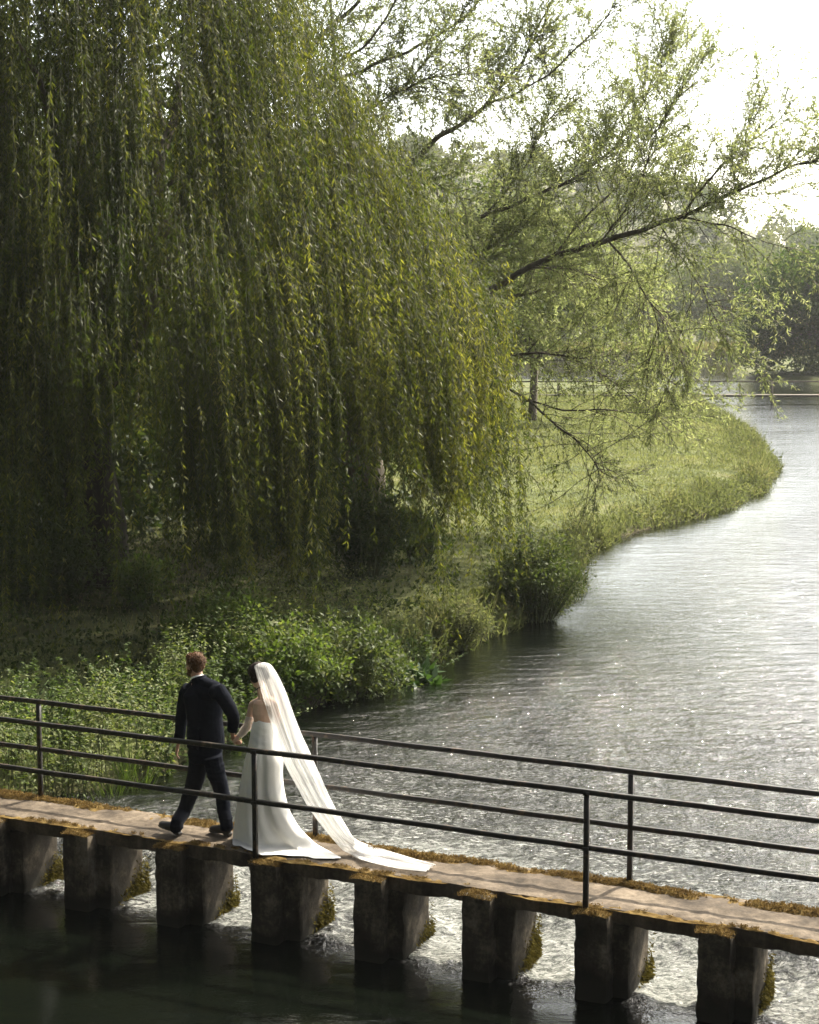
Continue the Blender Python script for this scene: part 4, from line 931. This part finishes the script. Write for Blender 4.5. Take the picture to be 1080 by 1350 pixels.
# ------------------------------------------------------------------ bushes
def bush_parts(parent, loc, rx, ry, h, n_stem, n_leaf, L, aspect, mat, stem_mat, seed, upright=.5, droop=.3):
    """stems fanning out of the ground, leaves clustered along sprays through the crown's volume"""
    r = np.random.default_rng(seed); g = Geo(); lb = []; ld = []; lr = []
    loc = np.asarray(loc, float)
    for k in range(n_stem):
        a = r.random() * 6.283; rr = math.sqrt(r.random()); tip = loc + np.array([math.cos(a) * rr * rx, math.sin(a) * rr * ry, h * (1 - .55 * rr ** 2) * r.uniform(.7, 1.1)])
        base = loc + np.array([math.cos(a) * rr * rx * .35, math.sin(a) * rr * ry * .35, -.08]); mid = base * .5 + tip * .5 + np.array([0, 0, h * .12]) + r.normal(0, .06, 3) * h
        P = smooth_path([base, mid, tip], 8); add_tube(g, P, np.linspace(.012, .004, 8) * max(1, h * .8), 4)
        m = n_leaf // n_stem; x = (.22 + .78 * r.random(m) ** .75) * 6.99; i = x.astype(int); b = P[i] + (P[i + 1] - P[i]) * (x - i)[:, None]
        v = norm(r.normal(size=(m, 3))); sp = np.minimum(rx, h) * .24; b = b + v * (r.random(m) ** .6)[:, None] * sp; b[:, 2] = np.maximum(b[:, 2], loc[2] - .05)
        lb.append(b); ld.append(norm(v + np.array([0, 0, upright - droop]) + r.normal(size=(m, 3)) * .5)); lr.append(np.clip(r.random() * .6 + .2 + r.normal(0, .18, m), 0, 1))
    b = np.concatenate(lb); d = np.concatenate(ld); LL = L * r.uniform(.6, 1.35, len(b)); V, F = leaves(b, d, LL, LL * aspect, .12, norm(r.normal(size=(len(b), 3)) * .7 + UP))
    g2 = Geo(); g2.add(V, F, 0, np.repeat(np.concatenate(lr), 4))
    g.obj('stem', M[stem_mat], parent, True); g2.obj('foliage', M[mat], parent)
def bush(x, y, rx, h, label, mat='bush', n=5000, L=.09, aspect=.45, seed=1, name='bush', cat='bush', ry=None, z=None, stem='stem', **kw):
    p = G(x, y, .3 if z is None else z); zz = gz(p[0], p[1]) if z is None else z; o = thing(name, (p[0], p[1], zz), label, cat)
    bush_parts(o, (p[0], p[1], zz), rx, ry or rx, h, max(10, n // 110), n, L, aspect, mat, stem, seed, **kw); return o
bush(462, 888, 1.0, 1.45, 'leafy grey-green bush hanging over the stone edge behind the bride', 'bush', 9000, .085, .45, 1)
bush(385, 905, .85, 1.2, 'pale green nettle bush just right of the bride and her veil', 'nettle', 6000, .08, .5, 2)
bush(545, 873, .55, .75, 'dark glossy broad-leaved dock plant at the edge of the water', 'dock', 420, .26, .42, 3, 'dock_plant', 'plant', upright=.9)
bush(592, 834, .75, .85, 'low olive-green bush on the bank beside the rounded bush at the bend', 'dry_bush', 6500, .075, .3, 4)
bush(703, 796, 1.0, 1.75, 'rounded mid-green bush leaning over the river at the bend', 'bush', 12000, .075, .40, 5)
bush(195, 808, .75, .95, 'small leafy bush alone in the deep shade under the willow', 'nettle', 3000, .09, .5, 6)
bush(300, 888, .95, 1.25, 'tall cow parsley and nettle bush between the heads of the couple', 'nettle', 7000, .08, .5, 7)
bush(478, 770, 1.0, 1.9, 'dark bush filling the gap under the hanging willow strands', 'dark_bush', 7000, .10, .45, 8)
bush(548, 752, .7, 1.2, 'bright green bush at the meadow edge behind the trailing willow', 'nettle', 4200, .09, .45, 9)
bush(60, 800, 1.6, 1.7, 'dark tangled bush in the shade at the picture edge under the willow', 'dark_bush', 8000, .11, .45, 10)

# dead branches lying in the shade under the willow
for i, (x0, y0, x1, y1, lab) in enumerate(((105, 792, 150, 742, 'grey dead branch leaning in the shade beneath the willow'), (60, 770, 165, 782, 'fallen dead branch lying flat in the dark beneath the willow'))):
    p, q = G(x0, y0, .5), G(x1, y1, .5); p[2] = gz(p[0], p[1]); q[2] = gz(q[0], q[1]) + (.9 if i == 0 else .15); g = Geo(); P = smooth_path([p, (p + q) / 2 + rng.normal(0, .12, 3), q], 9); add_tube(g, P, np.linspace(.05, .015, 9), 6)
    for j in range(4): add_tube(g, branch_path(P[3 + j], norm(P[4] - P[2]) + rdir(1)[0] * .8 + UP * .3, .7, 4, .2, 0), np.linspace(.015, .005, 5), 4)
    tag(g.obj('dead_branch', M['twig'], None, True), lab, 'branch')

# stone edging of the bank
g = Geo(); e0, e1 = G(388, 930, .1), G(524, 890, .1); n = norm(np.array([-(e1 - e0)[1], (e1 - e0)[0], 0])); L_ = np.linalg.norm(e1 - e0); P, F = rough_box(0, L_, 0, .38, -1.0, .20, .06, .03, 5, 71, .04)
t = norm((e1 - e0) * np.array([1, 1, 0])); pts = np.array([e0[0], e0[1], 0]) + P[:, :1] * t + P[:, 1:2] * n + P[:, 2:] * UP
g.add(pts, F); tag(g.obj('stone_edging', M['pier'], None, True), 'low weathered stone edging along the bank beside the bride', 'retaining wall')

# ------------------------------------------------------------------ grass, herbs and undergrowth
def blades(b, h, wd, lean=.35):
    m = len(b); d = norm(rng.normal(size=(m, 3)) * np.array([lean, lean, .1]) + UP); return leaves(b, d, h, wd, .05)
def land_points(n, x0, x1, y0, y1, dmin, dmax, pw=1.0):
    y = y0 + (y1 - y0) * rng.random(n) ** pw; P = np.column_stack([rng.uniform(x0, x1, n), y, np.zeros(n)])
    vis = np.abs(P[:, 0]) < 540 / FPX * P[:, 1] + 1.5; P = P[vis]; d = sdist(P); k = (d > dmin) & (d < dmax); P = P[k]; P[:, 2] = ground_z(P); return P, d[k]
g = Geo()
P, d = land_points(420000, -14, 20, 24, 112, .3, 60, 1.25); shade = np.linalg.norm(P[:, :2] - WC, axis=1) < 6.5; P = P[~shade | (rng.random(len(P)) < .25)]
q = fbm(P * np.array([.5, .5, 0]), 3, 91); h = (.05 + .05 * rng.random(len(P))) * (1 + .7 * np.clip(q, -.6, 1)) * np.clip(P[:, 1] / 45, .9, 1.5)
V, F = blades(P, h, .010 + .00035 * P[:, 1], .5); g.add(V, F, 0, np.repeat(np.clip(.45 + .5 * q + rng.normal(0, .15, len(P)), 0, 1), 4)); print('grass', len(F))
tag(g.obj('grass', M['grass']), 'meadow grass, sunlit and yellow green', 'grass', kind='stuff')
# taller herbs and reeds fringing the river
g = Geo()
P, d = land_points(70000, -4, 20, 27, 112, -.10, 2.6, 1.1); wid_ = 1.2 + 1.1 * fbm(P * np.array([.25, .25, 0]), 3, 96); k = rng.random(len(P)) < np.clip(1.15 - d / wid_, .02, 1); P = P[k]
for rep_ in range(7):
    b = P + rng.normal(0, .10, P.shape) * np.array([1, 1, 0]); q = fbm(P * np.array([.7, .7, 0]), 3, 95); h = np.clip(.36 + 1.1 * q, .08, 1.4) * rng.uniform(.5, 1.25, len(P)) * (1 if rep_ < 4 else .7)
    V, F = blades(b, h, (.012 if rep_ < 4 else .028) + .00016 * b[:, 1], .35 if rep_ < 4 else .8); g.add(V, F, 0, np.repeat(np.clip(.35 + .5 * q + rng.normal(0, .2, len(P)), 0, 1), 4))
for rep_ in range(12):
    hb = np.clip(.30 + .6 * fbm(P * np.array([.7, .7, 0]), 3, 95), .06, .8) * rng.random(len(P)); b = P + rng.normal(0, .12, P.shape) * np.array([1, 1, 0]) + UP * hb[:, None]; V, F = leaves(b, norm(rdir(len(P)) + UP * .4), rng.uniform(.06, .14, len(P)) * np.clip(P[:, 1] / 45, .8, 1.4), .05)
    g.add(V, F, 0, np.repeat(np.clip(.45 + .6 * fbm(P * np.array([1.1, 1.1, 0]), 2, 93) + rng.normal(0, .15, len(P)), 0, 1), 4))
print('herbs', g.n // 4)
tag(g.obj('bank_herbs', M['dry_bush']), 'tall herbs and reeds fringing the river bend', 'plants', kind='stuff')
# nettles crowding the near bank, behind the couple
g = Geo(); P, d = land_points(5200, -9, 1.0, 16.5, 27, -.22, 3.2); wid_ = 1.9 + 1.4 * fbm(P * np.array([.5, .5, 0]), 3, 98); k = rng.random(len(P)) < np.clip(1.3 - d / wid_, .0, 1); P = P[k]
clump = fbm(P * np.array([.9, .9, 0]), 3, 99)
for p, cl in zip(P, clump):
    kind = (cl + rng.normal(0, .10)); sc_ = 1 + .5 * cl
    lean = rng.normal(0, .22, 2); tint = np.clip(.45 + .8 * cl + rng.normal(0, .15), 0, 1)
    if kind < .14:                                   # nettle: upright stem, pairs of toothed leaves
        hh = rng.uniform(.35, .95) * sc_; m = int(hh * 75); s_ = .15 + .85 * rng.random(m) ** .8; b = p + np.column_stack([lean[0] * s_ ** 2, lean[1] * s_ ** 2, hh * s_]); az = rng.random(m) * 6.283
        dd = norm(np.column_stack([np.cos(az), np.sin(az), rng.normal(-.1, .35, m)])); LL = rng.uniform(.045, .11, m) * (1.25 - .6 * s_); V, F = leaves(b, dd, LL, LL * .5, .1, norm(rng.normal(size=(m, 3)) * .5 + UP))
    elif kind < .42:                                 # cow parsley and hogweed: arching stalks, feathery sprays near the top
        hh = rng.uniform(.6, 1.2) * sc_; m = int(hh * 95); s_ = .2 + .8 * rng.random(m) ** .6; az = np.floor(rng.random(m) * 7) * .9 + rng.normal(0, .2, m); rad = rng.random(m) ** .7 * .34 * s_
        b = p + np.column_stack([lean[0] * s_ ** 2 + np.cos(az) * rad, lean[1] * s_ ** 2 + np.sin(az) * rad, hh * s_ - rad * .35]); dd = norm(np.column_stack([np.cos(az), np.sin(az), rng.normal(-.25, .4, m)])); LL = rng.uniform(.025, .075, m); V, F = leaves(b, dd, LL, LL * .38, .1, norm(rng.normal(size=(m, 3)) * .5 + UP)); tint = min(1, tint + .15)
    else:                                            # long grass and sedge: arching blades
        hh = rng.uniform(.4, .9); m = 34; az = rng.random(m) * 6.283; b = p + rng.normal(0, .05, (m, 3)) * np.array([1, 1, 0]); dd = norm(np.column_stack([np.cos(az) * .5, np.sin(az) * .5, np.ones(m)])); V, F = leaves(b, dd, hh * rng.uniform(.5, 1.1, m), .011, .05); tint *= .5
    g.add(V, F, 0, np.repeat(np.clip(tint + rng.normal(0, .15, m), 0, 1), 4))
    if kind < .42:
        V, F, _, _ = tube([p - UP * .05, p + np.array([lean[0] * .3, lean[1] * .3, hh * .55]), p + np.array([lean[0], lean[1], hh])], [.007, .005, .002], 3); g.add(V, F, 1)
print('nettles', len(P), g.n)
tag(g.obj('nettle_bed', [M['nettle'], M['stem']]), 'thick bed of nettles and cow parsley on the near bank', 'nettles', kind='stuff')
# ivy, brambles and fallen leaves below the willow
g = Geo(); P, d = land_points(16000, -12, 1, 22, 40, .4, 30); m = len(P); q = fbm(P * np.array([.6, .6, 0]), 3, 97); hgt = np.maximum(q + .15, .02) * .7 * rng.random(m); V, F = leaves(P + UP * hgt[:, None], norm(rdir(m) + UP * .3), rng.uniform(.06, .13, m), .06); g.add(V, F, 0, np.repeat(rng.random(m), 4))
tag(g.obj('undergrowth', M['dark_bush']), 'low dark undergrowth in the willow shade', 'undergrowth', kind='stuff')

# ------------------------------------------------------------------ far things
def tree_parts(parent, loc, h, r, n_cl, per, L, mat, seed, base=.25, trunk_r=.25, aspect=.55):
    rr_ = np.random.default_rng(seed); loc = np.asarray(loc, float); g = Geo(); add_tube(g, smooth_path([loc - UP * .4, loc + UP * h * .3 + rr_.normal(0, .05 * h, 3) * np.array([1, 1, 0]), loc + UP * h * .75], 8), np.linspace(trunk_r, trunk_r * .3, 8), 8)
    cs = []
    for k in range(n_cl):
        v = norm(rr_.normal(size=3)); f = rr_.random() ** .4; lobe = 1 + .25 * math.sin(3 * math.atan2(v[1], v[0]) + seed)
        if base < .05 and v[2] < 0: v[:2] *= .95 / max(np.hypot(v[0], v[1]), .2)      # bushes keep their skirt down to the water
        c = loc + UP * h * (base + (1 - base) * .5) + v * f * np.array([r * lobe, r * lobe, h * (1 - base) * .5]); cs.append(c)
        if k % 5 == 0: a = loc + UP * h * rr_.uniform(.2, .6); add_tube(g, smooth_path([a, (a + c) / 2 + UP * .1 * h * rr_.random(), c], 5), np.linspace(trunk_r * .35, .02, 5), 5)
    g.obj('trunk', M['bark'], parent, True)
    b = []; rnd = []; dd = []
    for c in cs:
        v = norm(rr_.normal(size=(per, 3))); s = r * rr_.uniform(.14, .30); b.append(c + v * (rr_.random(per) ** .5)[:, None] * s * np.array([1, 1, .75])); rnd.append(np.clip(rr_.random() * .7 + .15 + rr_.normal(0, .15, per), 0, 1)); dd.append(norm(v + rr_.normal(size=(per, 3)) * .7))
    b = np.concatenate(b); LL = L * rr_.uniform(.6, 1.4, len(b)); V, F = leaves(b, np.concatenate(dd), LL, LL * aspect); g = Geo(); g.add(V, F, 0, np.repeat(np.concatenate(rnd), 4)); g.obj('crown', M[mat], parent)
def tree(X, Y, h, r, label, mat, seed, n_cl=160, per=60, L=.3, name='tree', cat='tree', base=.25, **kw):
    z = gz(X, Y); o = thing(name, (X, Y, z), label, cat); tree_parts(o, (X, Y, z), h, r, n_cl, per, L, mat, seed, base, **kw); return o
rb = at(1072, 500, 150)
tree(rb[0] + .4, 150, 11.6, 6.6, 'big rounded olive bush standing at the far right bank beyond the far footbridge', 'river_bush', 3, 480, 80, .34, 'riverside_bush', 'bush', -.06)
tree(rb[0] + 9, 156, 14, 7, 'taller bush just behind the rounded olive one on the right bank', 'river_bush', 4, 260, 60, .4, 'riverside_bush', 'bush', .02)
mid = [(6.0, 82, 10.5, 4.2, 'pale green tree at the back of the meadow, seen through the leaning limbs', 'crack', 21), (1.5, 74, 12, 4.8, 'broad mid-green tree at the back of the meadow beside the willow', 'bush', 22),
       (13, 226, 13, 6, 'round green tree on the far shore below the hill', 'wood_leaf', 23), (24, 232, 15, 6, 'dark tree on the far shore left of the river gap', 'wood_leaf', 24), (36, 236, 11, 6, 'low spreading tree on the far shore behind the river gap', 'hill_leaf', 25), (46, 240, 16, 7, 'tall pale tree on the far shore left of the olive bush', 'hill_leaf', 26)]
for X, Y, h, r, lab, mt, sd_ in mid: tree(X, Y, h, r, lab, mt, sd_, 170, 55, .16 + Y * .0014)
# wood added behind the willow to block sky and light
g = Geo()
for k in range(40):
    X, Y = rng.uniform(-24, -4.5), rng.uniform(44, 60); h = rng.uniform(14, 19) if X < -8.5 else rng.uniform(5.5, 8.5); r = rng.uniform(2.6, 4); z = gz(X, Y); add_tube(g, [(X, Y, z - .3), (X + rng.normal(0, .2), Y, z + h * .7)], [.22, .08], 7, 1)
    for j in range(75):
        c = np.array([X, Y, z + h * .52]) + rng.normal(size=3) * np.array([r * .55, r * .55, h * .26]); c[2] = max(c[2], z + .3) if j % 3 else z + rng.uniform(.2, 2.5); m = 26; v = rdir(m); V, F = leaves(c + v * .75 * rng.random((m, 1)) ** .5, norm(v + rdir(m)), rng.uniform(.2, .45, m), .2); g.add(V, F, 0, np.repeat(np.clip(rng.random() * .6 + rng.normal(.2, .1, m), 0, 1), 4))
for k in range(34):  # low shrubs added to keep the gap under the crown dark
    X, Y = rng.uniform(-15, -1.2), rng.uniform(37.5, 44); z = gz(X, Y); r = rng.uniform(.8, 1.5); h = rng.uniform(1.8, 3.4)
    for j in range(36):
        c = np.array([X, Y, z]) + np.array([*(rng.normal(size=2) * r * .6), rng.random() * h]); m = 26; v = rdir(m); V, F = leaves(c + v * .5 * rng.random((m, 1)) ** .5, norm(v + rdir(m)), rng.uniform(.12, .28, m), .12); g.add(V, F, 0, np.repeat(np.clip(rng.random() * .5 + rng.normal(.2, .1, m), 0, 1), 4))
tag(g.obj('woodland', [M['dark_bush'], M['bark']]), 'dark wood added behind the willow to block sky and light', 'woodland', kind='stuff')
# wooded hillside
g = Geo(); n = 700; X = rng.uniform(-160, 230, n); Y = rng.uniform(250, 470, n); Z = hill_z(np.column_stack([X, Y, 0 * X])); keep = np.abs(X) < 540 / FPX * Y + 25
for x, y, z in zip(X[keep], Y[keep], Z[keep]):
    h = rng.uniform(6, 11); r = rng.uniform(2.6, 5.0); tint = rng.random(); m = 420; v = rdir(m); v[:, 2] = np.abs(v[:, 2]) * 1.0 - .15; b = np.array([x, y, z + h * .35]) + v * np.array([r, r, h * .65]) * (.75 + .25 * rng.random((m, 1))) * (1 + .25 * vnoise(v * 2.5 + x, 3)[:, None]); V, F = leaves(b, norm(v + rdir(m) * .8), rng.uniform(.5, 1.1, m), .6); g.add(V, F, 0, np.repeat(np.clip(tint + rng.normal(0, .12, m), 0, 1), 4))
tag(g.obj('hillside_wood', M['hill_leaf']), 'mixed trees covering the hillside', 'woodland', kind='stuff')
# reed bed along the far shore
g = Geo(); n = 24000; P = np.column_stack([rng.uniform(-40, 70, n), 214.5 + np.abs(rng.normal(0, 9, n)), np.zeros(n)]); P = P[sdist(P) > 0]; P[:, 2] = .3; V, F = blades(P, rng.uniform(.8, 2.2, len(P)), .28, .3); g.add(V, F, 0, np.repeat(rng.random(len(P)), 4))
M['reed'] = leaf_mat('pale_reed', (.11, .10, .045), (.17, .15, .07), (.22, .19, .10), trans=.3); tag(g.obj('reeds', M['reed']), 'pale reeds along the far shore', 'reeds', kind='stuff')

# far timber footbridge
fbY = 108.0; fx = [(x - CX) / FPX * fbY for x in (640, 735, 875, 1015, 1155)]
far = thing('timber_footbridge', (fx[3], fbY, .4), 'thin timber footbridge with one handrail crossing the far river', 'footbridge')
zr, zd = at(1015, 503, fbY)[2], at(1015, 521.5, fbY)[2]
for nm, zz, hw, hh in (('handrail', zr, .045, .045), ('deck', zd, .45, .07)):
    g = Geo(); V, F = box(((fx[0] + fx[-1] + 6) / 2, fbY, zz), np.array([(fx[-1] + 6 - fx[0]) / 2, 0, 0]), np.array([0, hw, 0]), np.array([0, 0, hh])); g.add(V, F); g.obj(nm, M['timber'], far)
for x in fx[1:]:
    g = Geo(); V, F = box((x, fbY - .5, (zr - 1.2) / 2 + .0), np.array([.07, 0, 0]), np.array([0, .045, 0]), np.array([0, 0, (zr + 1.2) / 2])); g.add(V, F); g.obj('post', M['timber'], far)

# ------------------------------------------------------------------ the air
hm, hnt, hout = new_mat('summer_haze'); pv = nd(hnt, 'ShaderNodeVolumePrincipled', Density=.00018, Anisotropy=.3); pv.inputs['Color'].default_value = (.93, .95, .97, 1); hnt.links.new(pv.outputs[0], hout.inputs['Volume'])
V, F = box((0, 290, 44), np.array([330.0, 0, 0]), np.array([0, 322.0, 0]), np.array([0, 0, 47.0])); hz = Geo(); hz.add(V, F); tag(hz.obj('haze', hm), 'thin pale summer haze over the valley', 'haze', kind='stuff')
